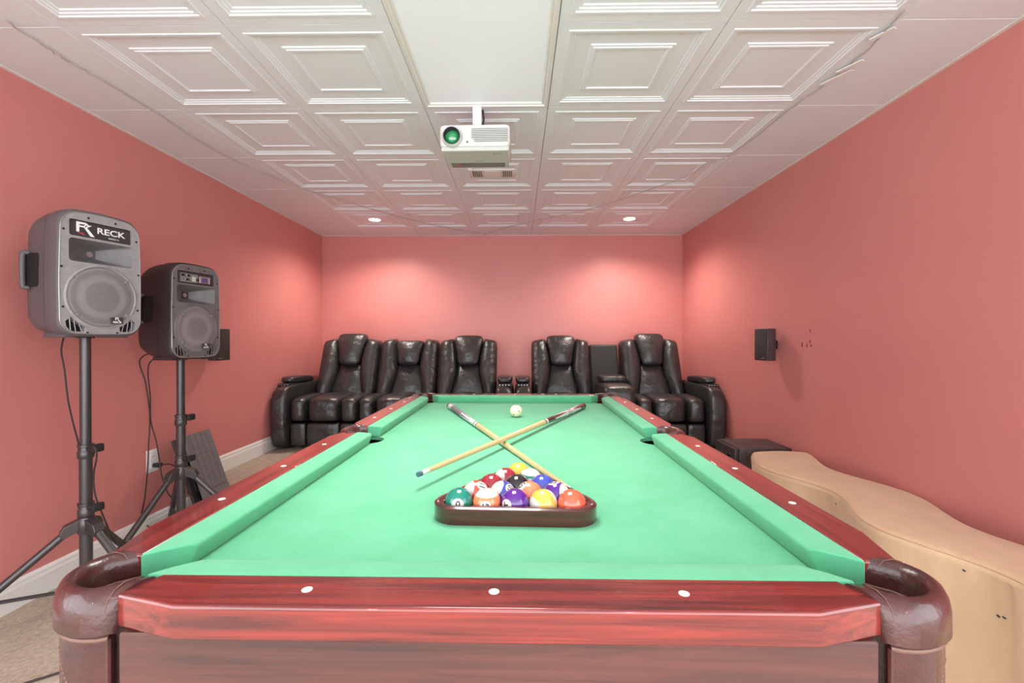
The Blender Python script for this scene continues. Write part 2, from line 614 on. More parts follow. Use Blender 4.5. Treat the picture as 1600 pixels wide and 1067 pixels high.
# bed with pocket cut-outs
poly = []
for sx, sy in ((1, 1), (-1, 1), (-1, -1), (1, -1)):
    arc = []
    for i in range(11):
        a = R(-60 + 30 + i * (210 / 10.0) + 0)
    pts = [(-0.045 - 0.0, 0.055)]
    c = (0.035, 0.035)
    arcp = []
    for i in range(13):
        a = R(115 + i * (220.0 / 12))
        arcp.append((c[0] + 0.056 * math.cos(a), c[1] + 0.056 * math.sin(a)))
    pts = [(arcp[0][0] - 0.01, 0.062)] + [p for p in arcp if p[0] < 0.0615 and p[1] < 0.0615] + [(0.062, arcp[-1][1] - 0.01)]
    pts = [corner_uv(sx, sy, u, v) for u, v in pts]
    if sx * sy < 0:
        pts = pts[::-1]
    # travelling counter-clockwise: arrive along the long side for (1,1)
    pts = pts[::-1]
    poly.append((sx, sy, pts))
bedpoly = []
for (sx, sy, pts) in poly:
    bedpoly += pts
    if sx == -1 and sy == 1 or sx == 1 and sy == -1:
        # side pocket notch on x = sx*A following this corner
        s = sx
        arc = []
        for i in range(13):
            a = R(90 + i * 15.0)
            arc.append((s * (A + 0.040 + 0.062 * math.cos(a)), (0.062 * math.sin(a)) * (1 if s < 0 else -1)))
        arc = [(s * (A + 0.062), arc[0][1])] + arc + [(s * (A + 0.062), arc[-1][1])]
        bedpoly += arc
vb, fb = plate(bedpoly, [], lambda u, v: (u, v, BED))
bed = MB().add(vb, fb)
n = len(bedpoly)
bed.add([(u, v, BED) for u, v in bedpoly] + [(u, v, BED - 0.012) for u, v in bedpoly], [(i, (i + 1) % n, n + (i + 1) % n, n + i) for i in range(n)])
bed.build('bed_cloth', M['felt'], table, smooth=False)

# cushions: section extruded along local X, nose towards -Y (local), ends cut at an angle
CS = [(0.0, -0.005), (0.0, -0.013), (0.010, -0.0395), (0.052, -0.0395), (0.052, 0.0), (0.030, -0.0005), (0.006, -0.0025)]


def cushion(l0, l1, c0, c1, loc, rot):
    """l0..l1: nose ends; c0,c1: how far the back runs past the nose at each end"""
    rings = []
    seg = 10
    for i in range(seg + 1):
        f = i / seg
        ring = []
        for t, z in CS:
            a = l0 - c0 * min(t / 0.05, 1.0)
            b = l1 + c1 * min(t / 0.05, 1.0)
            ring.append((a + (b - a) * f, t, z))
        rings.append(ring)
    return MB().loft(rings).build('cushion', M['felt'], table, loc, rot, angle=25, bevel=0.0025)


def rail(l0, l1, t0, t1, loc, rot, dots, cut=0.0):
    """wooden rail along local X with tapered outer ends; t0/t1 taper lengths"""
    tp = 0.024
    poly = [(l0 + cut, 0.0505), (l0, 0.125 - tp), (l0 + 0.004, 0.126 - tp)]
    poly += [(l0 + t0, 0.125), (l1 - t1, 0.125), (l1 - 0.004, 0.126 - tp), (l1, 0.125 - tp), (l1 - cut, 0.0505)]
    o = MB().prism(poly, -0.042, 0.0).build('rail', M['mahogany'], table, loc, rot, bevel=0.009)
    for dx in dots:
        MB().lathe([(0.0, -0.002), (0.0068, -0.002), (0.0068, 0.0004), (0.005, 0.0009), (0.0, 0.0011)], 16).build('sight_dot', M['pearl'], o, (dx, 0.0865, 0.0))
    return o


L8 = B / 4.0
W4 = A / 2.0
# end rails (nose line y=-B near, +B far); local Y points outward
cushion(-A + 0.05, A - 0.05, 0.048, 0.048, (0, -B, RT), (0, 0, PI))
cushion(-A + 0.05, A - 0.05, 0.048, 0.048, (0, B, RT), (0, 0, 0))
rail(-A + 0.004, A - 0.004, 0.09, 0.09, (0, -B, RT), (0, 0, PI), (-W4, 0, W4), 0.021)
rail(-A + 0.004, A - 0.004, 0.09, 0.09, (0, B, RT), (0, 0, 0), (-W4, 0, W4), 0.021)
for s in (-1, 1):
    rz = PI / 2 if s < 0 else -PI / 2
    for e in (-1, 1):
        # centre of the half rail at y = e*B/2 ; local x runs along world y
        loc = (s * A, e * B / 2, RT)
        sgn = (1 if s < 0 else -1)          # local +x -> world +y * sgn
        toward_corner = e * sgn             # local x sign towards the corner pocket
        nose_c, nose_m = B / 2 - 0.05, B / 2 - 0.0575
        if toward_corner > 0:
            cushion(-nose_m, nose_c, 0.004, 0.048, loc, (0, 0, rz))
            rail(-B / 2 + 0.058, B / 2 - 0.004, 0.06, 0.10, loc, (0, 0, rz), (-L8, 0, L8))
        else:
            cushion(-nose_c, nose_m, 0.048, 0.004, loc, (0, 0, rz))
            rail(-B / 2 + 0.004, B / 2 - 0.058, 0.10, 0.06, loc, (0, 0, rz), (-L8, 0, L8))


# pockets: leather-covered horseshoe, liner, piping and shield
def pocket_corner(sx, sy, side=False):
    inn, out = [], []
    N = 16
    if not side:
        ci, ri, co, ro = (0.034, 0.034), 0.053, (0.026, 0.026), 0.090
        inn = [(-0.026, 0.0515), (-0.002, 0.058), (0.014, 0.076)] + [(ci[0] + ri * math.cos(R(90 - i * 90.0 / N)), ci[1] + ri * math.sin(R(90 - i * 90.0 / N))) for i in range(N + 1)] + [(0.076, 0.014), (0.062, 0.004), (0.0515, -0.006)]
        out = [(-0.004, 0.107), (0.003, 0.111), (0.012, 0.115)] + [(co[0] + ro * math.cos(R(90 - i * 90.0 / N)), co[1] + ro * math.sin(R(90 - i * 90.0 / N))) for i in range(N + 1)] + [(0.115, 0.010), (0.111, 0.002), (0.107, -0.006)]
        f = lambda p: corner_uv(sx, sy, *p)
    else:
        # u outward in x, v along y
        inn = [(0.052, -0.056)] + [(0.060 + 0.035 * math.cos(R(-90 + i * 180.0 / N)), 0.052 * math.sin(R(-90 + i * 180.0 / N))) for i in range(N + 1)] + [(0.052, 0.056)]
        out = [(0.104, -0.058)] + [(0.092 + 0.040 * math.cos(R(-80 + i * 160.0 / N)), 0.062 * math.sin(R(-80 + i * 160.0 / N))) for i in range(N + 1)] + [(0.104, 0.058)]
        f = lambda p: (sx * (A + p[0]), p[1])
    inn = [Vector((*f(p), 0)) for p in inn]
    out = [Vector((*f(p), 0)) for p in out]
    rings = []
    prof = [(0.0, -0.075), (0.0, -0.020), (0.06, -0.006), (0.22, 0.003), (0.5, 0.005), (0.75, 0.001), (0.92, -0.008), (1.0, -0.02), (1.02, -0.046), (0.9, -0.049), (0.85, -0.02), (0.3, -0.012), (0.12, -0.03), (0.1, -0.075)]
    for a, b in zip(inn, out):
        rings.append([a + (b - a) * t + Vector((0, 0, RT + z)) for t, z in prof])
    o = MB().loft(rings).build('pocket', M['pocket'], table, angle=50)
    # piping inside the mouth and stitched seam on top
    MB().tube([a + (b - a) * -0.03 + Vector((0, 0, RT - 0.034)) for a, b in zip(inn, out)], 0.0022, 6).build('piping', M['piping'], o)
    # liner cup below
    cup = [[a + (b - a) * 0.05 + Vector((0, 0, RT + z)) for a, b in zip(inn, out)] for z in (-0.045, -0.14)]
    MB().loft(cup, False, True, False).build('pocket_liner', M['pocket'], o)
    # seams near both ends
    for i in (1, len(inn) - 2):
        if not side:
            a, b = inn[i], out[i]
            MB().tube([a + (b - a) * t + Vector((0, 0, RT + z + 0.0012)) for t, z in prof[2:8]], 0.0007, 5).build('seam', M['piping'], o)
    # shield hanging below the horseshoe
    lo, hi = (1, len(out) - 1) if not side else (3, len(out) - 3)
    o2 = out[lo:hi]
    i2 = inn[lo:hi]
    ring = []
    for a, b in zip(i2, o2):
        d = (b - a).normalized()
        ring.append((b - d * 0.006, b - d * 0.013))
    zz = [-0.052, -0.06, -0.15, -0.26]
    sh = MB()
    rr = []
    for (p, q) in ring:
        rr.append([p + Vector((0, 0, RT + z)) for z in zz] + [q + Vector((0, 0, RT + z)) for z in zz[::-1]])
    sh.loft(rr)
    so = sh.build('shield', M['pocket'], o, angle=40)
    MB().tube([p + Vector((0, 0, RT - 0.053)) for p, q in ring], 0.0032, 8).build('edge_binding', M['piping'], o)
    if not side:
        for p, q in (ring[0], ring[-1]):
            MB().tube([p + Vector((0, 0, RT - 0.053)), p + Vector((0, 0, RT - 0.258))], 0.0035, 6).build('edge_binding', M['pocket'], o)
        # stitched diamond on the shield
        mid = len(ring) // 2
        st = MB()
        seq = [(mid - 5, -0.115), (mid, -0.078), (mid + 5, -0.115), (mid, -0.155), (mid - 5, -0.115)]
        for (i0, z0), (i1, z1) in zip(seq[:-1], seq[1:]):
            for k in range(9):
                fa, fb_ = k / 9.0, (k + 0.55) / 9.0
                pts = []
                for ff in (fa, fb_):
                    ii = i0 + (i1 - i0) * ff
                    j = int(math.floor(ii))
                    w = ii - j
                    p = ring[j][0] * (1 - w) + ring[min(j + 1, len(ring) - 1)][0] * w
                    pts.append(p + Vector((0, 0, RT + z0 + (z1 - z0) * ff)))
                st.tube(pts, 0.0009, 5)
        so2 = st.build('stitching', M['piping'], o)
    return o


for sx in (-1, 1):
    for sy in (-1, 1):
        pocket_corner(sx, sy)
    pocket_corner(sx, 0, True)

# aprons, slate frame, legs
for s in (-1, 1):
    MB().box(-A + 0.016, A - 0.016, -0.009, 0.009, 0.58, RT - 0.0425, 0.002, 1).build('apron', M['apron'], table, (0, s * (B + 0.103), 0))
    for e in (-1, 1):
        MB().box(-B / 2 + 0.045, B / 2 - 0.012, -0.009, 0.009, 0.58, RT - 0.0425, 0.002, 1).build('apron', M['apron'], table, (s * (A + 0.103), e * (B / 2 + 0.014 * 0), 0), (0, 0, PI / 2))
MB().box(-A - 0.02, A + 0.02, -B - 0.02, B + 0.02, 0.60, 0.655, 0.003, 1).build('frame', M['apron'], table)
MB().box(-A + 0.09, A - 0.09, -B + 0.09, B - 0.09, 0.655, BED - 0.0125).build('slate_support', M['black'], table)
for sx in (-1, 1):
    for sy in (-1, 1):
        lg = MB()
        rings = []
        for z, w in ((0.60, 0.075), (0.54, 0.078), (0.52, 0.062), (0.30, 0.052), (0.10, 0.045), (0.085, 0.058), (0.0, 0.06)):
            rings.append([(w * a, w * b, z) for a, b in ((-1, -1), (1, -1), (1, 1), (-1, 1))])
        lg.loft(rings).build('leg', M['apron'], table, (sx * (A - 0.06), sy * (B - 0.08), 0), smooth=False, bevel=0.004)

# ------------------------------------------------------------------ things on the bed
BR = 0.0286
RACK = Vector((-0.006, 0.925, 0))
RROT = R(-2.2)
rk = thing('ball_rack', 'dark red wooden triangle rack holding the balls', 'ball rack', (RACK.x, RACK.y, BED), RROT)


def tri_loop(off, n=7):
    """rounded triangle around the 15 balls, offset outwards by off"""
    r = off
    h = 4 * BR * math.sqrt(3)
    cs = [(-4 * BR, 0), (4 * BR, 0), (0, h)]
    pts = []
    for i, (cx, cy) in enumerate(cs):
        a0 = (150 + i * 120)
        for k in range(n + 1):
            a = R(a0 + 120.0 * k / n)
            pts.append((cx + r * math.cos(a), cy + r * math.sin(a)))
    return pts


inner, outer = tri_loop(BR + 0.0015), tri_loop(BR + 0.021)
rings = []
for f, z in ((0.0, 0.0), (0.0, 0.031), (0.25, 0.0345), (0.75, 0.0345), (1.0, 0.031), (1.0, 0.003), (0.9, 0.0)):
    rings.append([(a[0] + (b[0] - a[0]) * f, a[1] + (b[1] - a[1]) * f, z) for a, b in zip(inner, outer)])
rings.append(rings[0])
MB().loft(rings, False, False).build('frame', M['rackwood'], rk, angle=40)


def ball_mesh(nu=40, nv=24):
    b = MB()
    rings = []
    for i in range(nv + 1):
        a = PI * i / nv
        rings.append((BR * math.sin(a), -BR * math.cos(a)))
    b.lathe(rings, nu)
    return mesh('ball', b.v, b.f, True, 180)


def ball_mat(name, col, stripe):
    m = mat(name, col, 0.10, coat=0.6)
    nt = m.node_tree
    b = nt.nodes['Principled BSDF']
    if stripe:
        tc = nt.nodes.new('ShaderNodeTexCoord')
        sp = nt.nodes.new('ShaderNodeSeparateXYZ')
        ab = nt.nodes.new('ShaderNodeMath')
        ab.operation = 'ABSOLUTE'
        gt = nt.nodes.new('ShaderNodeMath')
        gt.operation = 'GREATER_THAN'
        gt.inputs[1].default_value = BR * 0.58
        mx = nt.nodes.new('ShaderNodeMix')
        mx.data_type = 'RGBA'
        nt.links.new(tc.outputs['Object'], sp.inputs[0])
        nt.links.new(sp.outputs['Z'], ab.inputs[0])
        nt.links.new(ab.outputs[0], gt.inputs[0])
        nt.links.new(gt.outputs[0], mx.inputs['Factor'])
        mx.inputs['A'].default_value = (*col, 1)
        mx.inputs['B'].default_value = (0.60, 0.575, 0.53, 1)
        nt.links.new(mx.outputs['Result'], b.inputs['Base Color'])
    return m


M['ballwhite'] = mat('ball_white', (0.62, 0.60, 0.55), 0.10, coat=0.6)
M['ballblack'] = mat('ball_numeral', (0.02, 0.02, 0.02), 0.2)


def spot_mesh():
    rings = []
    for k in range(6):
        a = R(25.0 * k / 5)
        rings.append((BR * 1.003 * math.sin(a), BR * 1.003 * math.cos(a)))
    b = MB()
    b.lathe(rings, 22, 'X')
    b.f = [f for f in b.f if len(f) == 4]
    return mesh('number_spot', b.v, b.f, True, 180)


BALLS = [  # row from the near side, place, colour, stripe, number, spot (view frame), pole/up (view frame), words
    (0, 0, (12, 122, 108), 0, '6', (-.10, -.20, .97), (-.4, -.9, .0), 'solid teal green ball in the front row of the rack'),
    (0, 1, (240, 128, 84), 1, '13', (-.12, -.36, .90), (0, .94, .34), 'orange striped ball with a white top beside the teal ball'),
    (0, 2, (84, 28, 132), 0, '4', (-.62, -.18, .74), (.2, -.95, .0), 'solid purple ball in the middle of the front row'),
    (0, 3, (226, 178, 74), 1, '9', (.78, -.34, .5), (-.82, -.46, .30), 'yellow striped ball between the purple and the red ball'),
    (0, 4, (226, 92, 66), 0, '3', (-.65, .62, -.45), (.3, .8, .3), 'solid red ball at the corner nearest the cue tip'),
    (1, 0, (216, 76, 62), 1, '11', (.56, .55, .6), (-.88, .30, .38), 'red striped ball in the second row behind the teal ball'),
    (1, 1, (58, 66, 160), 1, '10', (.65, .35, .67), (-.78, .50, .40), 'blue and white striped ball in the second row'),
    (1, 2, (240, 128, 92), 0, '5', (-.60, .66, .45), (.5, .7, .2), 'solid orange ball in the second row behind the purple ball'),
    (1, 3, (84, 28, 140), 1, '12', (-.15, .95, .30), (.92, .10, .38), 'purple striped ball in the second row by the cue'),
    (2, 0, (146, 34, 48), 0, '7', (.66, -.10, .72), (.1, .9, .1), 'solid maroon ball in the third row'),
    (2, 1, (32, 26, 30), 0, '8', (.2, -.97, .1), (0, .2, .9), 'solid black ball in the middle of the rack'),
    (2, 2, (58, 74, 168), 0, '2', (.3, -.95, -.1), (0, .2, .9), 'solid blue ball in the third row'),
    (3, 0, (146, 34, 52), 1, '15', (.3, -.75, .58), (-.86, .15, .48), 'maroon striped ball in the fourth row'),
    (3, 1, (12, 122, 108), 1, '14', (.0, -.30, .95), (.08, .96, .28), 'teal striped ball with a white top in the fourth row'),
    (4, 0, (236, 180, 66), 0, '1', (.2, -.9, -.3), (0, .2, .9), 'solid yellow ball at the far tip of the rack'),
]
bme = ball_mesh()
sme = spot_mesh()


def numeral(s):
    me = text_mesh(s, BR * (0.85 if len(s) == 1 else 0.66), 0.0, 0.0003)
    bm = bmesh.new()
    bm.from_mesh(me)
    bmesh.ops.triangulate(bm, faces=bm.faces[:])
    for _ in range(2):
        bmesh.ops.subdivide_edges(bm, edges=[e for e in bm.edges if e.calc_length() > BR * 0.07], cuts=2, use_grid_fill=True)
        bmesh.ops.triangulate(bm, faces=bm.faces[:])
    bm.to_mesh(me)
    bm.free()
    for v in me.vertices:   # lay in the local YZ plane facing +X, then press onto the sphere
        x, yv = v.co.x * 0.9, v.co.y
        d = Vector((math.sqrt(max(BR * BR - x * x - yv * yv, 0)), x, yv)).normalized()
        v.co = d * BR * 1.006
    return me


for row, k, col, st, num, spot, pole, words_ in BALLS:
    loc = Vector(((-(4 - row) / 2.0 + k) * 2 * BR, row * BR * math.sqrt(3), BR))
    loc = Matrix.Rotation(RROT, 3, 'Z') @ loc + Vector((RACK.x, RACK.y, BED))
    E = (Vector((0, 0, EYE)) - loc).normalized()
    Rt = Vector((0, 0, 1)).cross(E).normalized()
    U = E.cross(Rt)
    w = lambda c: (Rt * c[0] + U * c[1] + E * c[2]).normalized()
    xs = w(spot)
    zs = w(pole)
    if st:
        xs = (xs - zs * xs.dot(zs)).normalized()
    else:
        zs = (zs - xs * zs.dot(xs)).normalized()
    ys = zs.cross(xs)
    rotm = Matrix((xs, ys, zs)).transposed()
    me = bme.copy()
    o = link('pool_ball', me, ball_mat('ball_' + num, srgb(*col), st), None, loc, rotm.to_euler())
    tag(o, words_, 'ball', 'racked pool balls')
    s1 = link('number_spot', sme.copy(), M['ballwhite'], o)
    link('numeral', numeral(num), M['ballblack'], s1)

cb = link('cue_ball', bme.copy(), mat('cream_ball', srgb(236, 228, 190), 0.12, coat=0.5), None, (-0.009, 2.113, BED + BR))
tag(cb, 'cream white cue ball with small red dots near the far cushion', 'ball')
for dv in ((-.35, -.8, -.45), (.45, -.85, .1), (.1, -.3, .95), (-.8, .3, .3)):
    d = Vector(dv).normalized()
    q = Vector((1, 0, 0)).rotation_difference(d)
    me = mesh('dot', [(BR * 1.004 * math.cos(R(a)), BR * 1.004 * math.sin(R(a)) * math.cos(b), BR * 1.004 * math.sin(R(a)) * math.sin(b)) for a in (0.01, 7) for b in [2 * PI * j / 10 for j in range(10)]],
                [(j, (j + 1) % 10, 10 + (j + 1) % 10, 10 + j) for j in range(10)] + [tuple(range(10))], True, 180)
    dd = link('dot', me, M['redprint'], cb)
    dd.rotation_euler = q.to_euler()


def cue(label, butt, tip, segs, extra=None):
    b, t = Vector(butt), Vector(tip)
    L = (t - b).length
    q = Vector((0, 0, 1)).rotation_difference((t - b).normalized())
    o = thing('pool_cue', label, 'pool cue', butt, 0, 'pool cues on the table')
    o.rotation_euler = q.to_euler()
    rad = lambda f: 0.0148 + (0.0062 - 0.0148) * min(max(f, 0), 1) ** 0.95
    for name, f0, f1, m in segs:
        k = 6
        prof = [(0.0, f0 * L)] + [(rad(f0 + (f1 - f0) * i / k), (f0 + (f1 - f0) * i / k) * L) for i in range(k + 1)] + [(0.0, f1 * L)]
        MB().lathe(prof, 18).build(name, M[m], o, angle=60)
    return o, L, rad


c1b, c1t = (-0.355, 2.37, BED + 0.0150), (0.128, 1.060, BED + 0.0066)
c1, L1, rad1 = cue('pool cue with white butt and grey wrap lying under the other cue', c1b, c1t,
                   [('butt_cap', 0, .012, 'rubber'), ('butt_sleeve', .012, .065, 'cuewhite'), ('wrap', .065, .215, 'cuewrap'), ('forearm', .215, .375, 'cuewhite'),
                    ('ring', .375, .381, 'cueblack'), ('collar', .381, .398, 'cuewhite'), ('ring', .398, .404, 'cueblack'), ('shaft', .404, .972, 'maple'), ('ferrule', .972, .991, 'cuewhite'), ('tip', .991, 1.0, 'chalk')])
c2b, c2t = (0.338, 2.37, BED + 0.0150), (-0.239, 1.089, BED + 0.0365)
c2, L2, rad2 = cue('pool cue with black and white butt lying across the other cue', c2b, c2t,
                   [('butt_cap', 0, .012, 'rubber'), ('butt_sleeve', .012, .06, 'cueblack'), ('handle', .06, .325, 'cuewhite'), ('forearm_sleeve', .325, .385, 'cueblack'),
                    ('collar', .385, .398, 'cuewhite'), ('ring', .398, .405, 'cueblack'), ('shaft', .405, .972, 'maple'), ('ferrule', .972, .991, 'cuewhite'), ('tip', .991, 1.0, 'chalk')])


def inlay(o, L, rad, f0, f1, ang, half, name, m, taper=True):
    """a thin inlaid point on the cue, lying on its surface"""
    v = []
    k = 8
    for i in range(k + 1):
        f = f0 + (f1 - f0) * i / k
        h = half * ((1 - i / k) if taper else 1.0) + 0.01
        for s in (-1, -.33, .33, 1):
            a = ang + s * h
            r = rad(f) * 1.012
            v.append((r * math.cos(a), r * math.sin(a), f * L))
    fs = [(i * 4 + j, i * 4 + j + 1, i * 4 + j + 5, i * 4 + j + 4) for i in range(k) for j in range(3)]
    link(name, mesh(name, v, fs, True, 180), M[m], o)


for kk in range(6):
    inlay(c1, L1, rad1, .22, .33, kk * PI / 3, .22, 'inlay', 'cuepurple')
for kk in range(4):
    inlay(c2, L2, rad2, .325, .20, kk * PI / 2 + .4, .55, 'inlay', 'cueblack')
    inlay(c2, L2, rad2, .06, .15, kk * PI / 2 + .4, .55, 'inlay', 'cueblack')
for kk in range(7):
    for jj in range(3):
        inlay(c2, L2, rad2, .165 + .012 * jj + .004 * (kk % 2), .172 + .012 * jj + .004 * (kk % 2), kk * 2 * PI / 7 + .5 * jj, .24, 'inlay', 'cueblack', False)

# ------------------------------------------------------------------ recliner sofas
def lerp_pts(pts, t):
    for (a, va), (b, vb_) in zip(pts[:-1], pts[1:]):
        if t <= b:
            f = (t - a) / (b - a) if b > a else 0
            f = f * f * (3 - 2 * f)
            return va + (vb_ - va) * f
    return pts[-1][1]


YF = 4.00   # front of the arms


def back_y(z):
    """front face of the backrest at a height above the platform"""
    return 0.56 + 0.24 * max(0.0, (z - 0.42)) / 0.6


def recline_seat(root, x0, w, head_top, lean=0.0):
    X = lambda f: x0 + f * w
    edges = [0.0, 0.235, 0.735, 1.0]
    for i in range(3):
        a, b = X(edges[i]) + .003, X(edges[i + 1]) - .003
        top = 0.455 if i != 1 else 0.462

        def wseat(s, t, r, a=a, b=b, top=top):
            x = a + (b - a) * (s + 1) / 2
            yy = 0.045 + (0.64) * (t + 1) / 2
            z = 0.245 + (top - 0.245) * (r + 1) / 2
            z += 0.018 * (1 - s * s) * max(r, 0) - 0.02 * max(0, t) * max(r, 0)
            yy -= 0.014 * (1 - s * s) * max(-t, 0)
            return (x, yy, z)
        link('seat_cushion', cushion_mesh('seat_cushion', wseat, 6.0, 12), M['leather'], root)

        def wfoot(s, t, r, a=a, b=b):
            return (a + (b - a) * (s + 1) / 2, 0.055 + 0.13 * (t + 1) / 2 - 0.006 * (1 - s * s) * max(-t, 0), 0.035 + 0.205 * (r + 1) / 2)
        link('footrest_panel', cushion_mesh('footrest_panel', wfoot, 9.0, 8), M['leather'], root)
    zt = 0.985
    inl = [(0.0, 0.235), (0.55, 0.325), (0.68, 0.315), (1.0, 0.265)]
    inr = [(0.0, 0.785), (0.55, 0.69), (0.68, 0.70), (1.0, 0.75)]

    def wbol(side):
        def f(s, t, r):
            tt = (t + 1) / 2
            z = 0.40 + (zt - 0.40) * tt
            if side < 0:
                xa, xb = X(0.012), X(lerp_pts(inl, tt))
            else:
                xa, xb = X(lerp_pts(inr, tt)), X(0.988)
            x = xa + (xb - xa) * (s + 1) / 2
            yy = back_y(z) + 0.15 * (r + 1) / 2 - 0.06 * (1 - s * s) * max(-r, 0) - 0.02
            return (x, yy, z - 0.015 * s * side * max(t, 0))
        return f
    for sd in (-1, 1):
        link('bolster', cushion_mesh('bolster', wbol(sd), 7.0, 14), M['leather'], root)

    zl1 = 0.735

    def wlum(s, t, r):
        tt = (t + 1) / 2
        z = 0.41 + (zl1 - 0.41) * tt
        g = (z - 0.40) / (zt - 0.40)
        xa, xb = X(lerp_pts(inl, g)) - .006, X(lerp_pts(inr, g)) + .006
        return (xa + (xb - xa) * (s + 1) / 2, back_y(z) + 0.012 + 0.12 * (r + 1) / 2 - 0.03 * (1 - s * s) * (1 - t * t) * max(-r, 0), z)
    link('lumbar_panel', cushion_mesh('lumbar_panel', wlum, 7.0, 12), M['leather'], root)

    zh0 = 0.725

    def whead(s, t, r):
        tt = (t + 1) / 2
        z = zh0 + (head_top - zh0) * tt
        g = min(1.0, (z - 0.40) / (zt - 0.40))
        xa, xb = X(lerp_pts(inl, g)) + .004, X(lerp_pts(inr, g)) - .004
        if head_top > zt:
            xa, xb = xa - .004 * tt, xb + .004 * tt
        return (xa + (xb - xa) * (s + 1) / 2, back_y(z) - 0.045 + 0.14 * (r + 1) / 2 - 0.045 * (1 - s * s) * (1 - 0.7 * t * t) * max(-r, 0) - 0.02 * tt, z)
    link('headrest', cushion_mesh('headrest', whead, 6.0, 14), M['leather'], root)
    # back shell
    MB().prism([(0.70, 0.10), (0.82, 0.10), (0.93, 0.94), (0.83, 0.95)], X(0.03), X(0.97)).build('back_shell', M['leather2'], root).data.transform(Matrix(((0, 0, 1, 0), (1, 0, 0, 0), (0, 1, 0, 0), (0, 0, 0, 1))))


def sofa_arm(root, x0, x1, out):
    """out: -1 / +1 the side that faces away from the seats"""
    def warm(s, t, r):
        x = x0 + (x1 - x0) * (s + 1) / 2
        tt, rr = (t + 1) / 2, (r + 1) / 2
        yy = 0.0 + 0.86 * tt
        z = 0.004 + 0.575 * rr
        z -= 0.05 * max(0, s * out) ** 2 * max(r, 0)
        yy -= 0.018 * math.sin(PI * rr) * max(-t, 0)
        return (x, yy, z)
    a = link('arm', cushion_mesh('arm', warm, 7.0, 14), M['leather'], root)
    xm0, xm1 = x0 + 0.012, x1 - 0.012

    def wpad(s, t, r):
        tt = (t + 1) / 2
        return (xm0 + (xm1 - xm0) * (s + 1) / 2, 0.15 + 0.47 * tt, 0.585 + 0.062 * (r + 1) / 2 - 0.02 * tt * tt)
    p = link('arm_pad', cushion_mesh('arm_pad', wpad, 4.5, 10), M['leather'], a)
    MB().box(xm0 + .012, xm1 - .012, 0.10, 0.30, 0.565, 0.588, 0.006, 2).build('cup_tray', M['leather2'], a)
    for k in range(4):
        xx = xm0 + .03 + k * (xm1 - xm0 - .06) / 3
        MB().lathe([(0.0, -0.004), (0.004, -0.004), (0.004, 0.002), (0.0, 0.003)], 10, 'Y').build('button', M['chrome'], a, (xx, 0.099, 0.578)).rotation_euler = (0, 0, PI)
    return a


sofaL = thing('reclining_sofa', 'black leather three-seat reclining sofa against the speaker side wall', 'sofa', (0, YF, ZP))
sofa_arm(sofaL, -2.195, -2.04, -1)
recline_seat(sofaL, -2.04, 0.61, 1.05)
recline_seat(sofaL, -1.43, 0.61, 0.978)
recline_seat(sofaL, -0.82, 0.61, 1.03)
sofa_arm(sofaL, -0.205, -0.04, 1)
sofaR = thing('reclining_loveseat', 'black leather two-seat recliner with a middle console', 'sofa', (0, YF, ZP))
sofa_arm(sofaR, -0.035, 0.125, -1)
recline_seat(sofaR, 0.13, 0.615, 1.03)
recline_seat(sofaR, 1.055, 0.605, 1.05)
sofa_arm(sofaR, 1.665, 1.818, 1)
con = puff('console', 0.752, 1.048, 0.03, 0.60, 0.02, 0.585, M['leather'], sofaR, 7.0, 12)
puff('console_lid', 0.775, 1.03, 0.30, 0.60, 0.578, 0.645, M['leather'], con, 5.0, 10)
MB().prism([(0.66, 0.30), (0.80, 0.30), (0.92, 0.925), (0.84, 0.935)], 0.752, 1.048).build('console_back', M['leather2'], sofaR, bevel=0.02).data.transform(Matrix(((0, 0, 1, 0), (1, 0, 0, 0), (0, 1, 0, 0), (0, 0, 0, 1))))

# ------------------------------------------------------------------ PA loudspeakers on stands
SW, SH, SD = 0.315, 0.505, 0.28


def spk_outline(scale=1.0, dz=0.0):
    base = rrect(-SW / 2, SW / 2, 0.0, SH, 0.058, 6)
    pts = []
    # add points along the long edges for the curve of the sides
    full = []
    for (a, b) in zip(base, base[1:] + base[:1]):
        full.append(a)
        if math.hypot(b[0] - a[0], b[1] - a[1]) > 0.05:
            for k in range(1, 6):
                full.append((a[0] + (b[0] - a[0]) * k / 6, a[1] + (b[1] - a[1]) * k / 6))
    for x, z in full:
        h = z / SH
        x *= 1.0 - 0.10 * max(0, h - 0.45) ** 1.3 - 0.05 * max(0, 0.35 - h)
        if z > SH * 0.8:
            z += 0.014 * (1 - (2 * x / SW) ** 2)
        if z < SH * 0.15:
            z -= 0.004 * (1 - (2 * x / SW) ** 2)
        pts.append((x * scale, (z - SH / 2) * scale + SH / 2 + dz))
    return pts


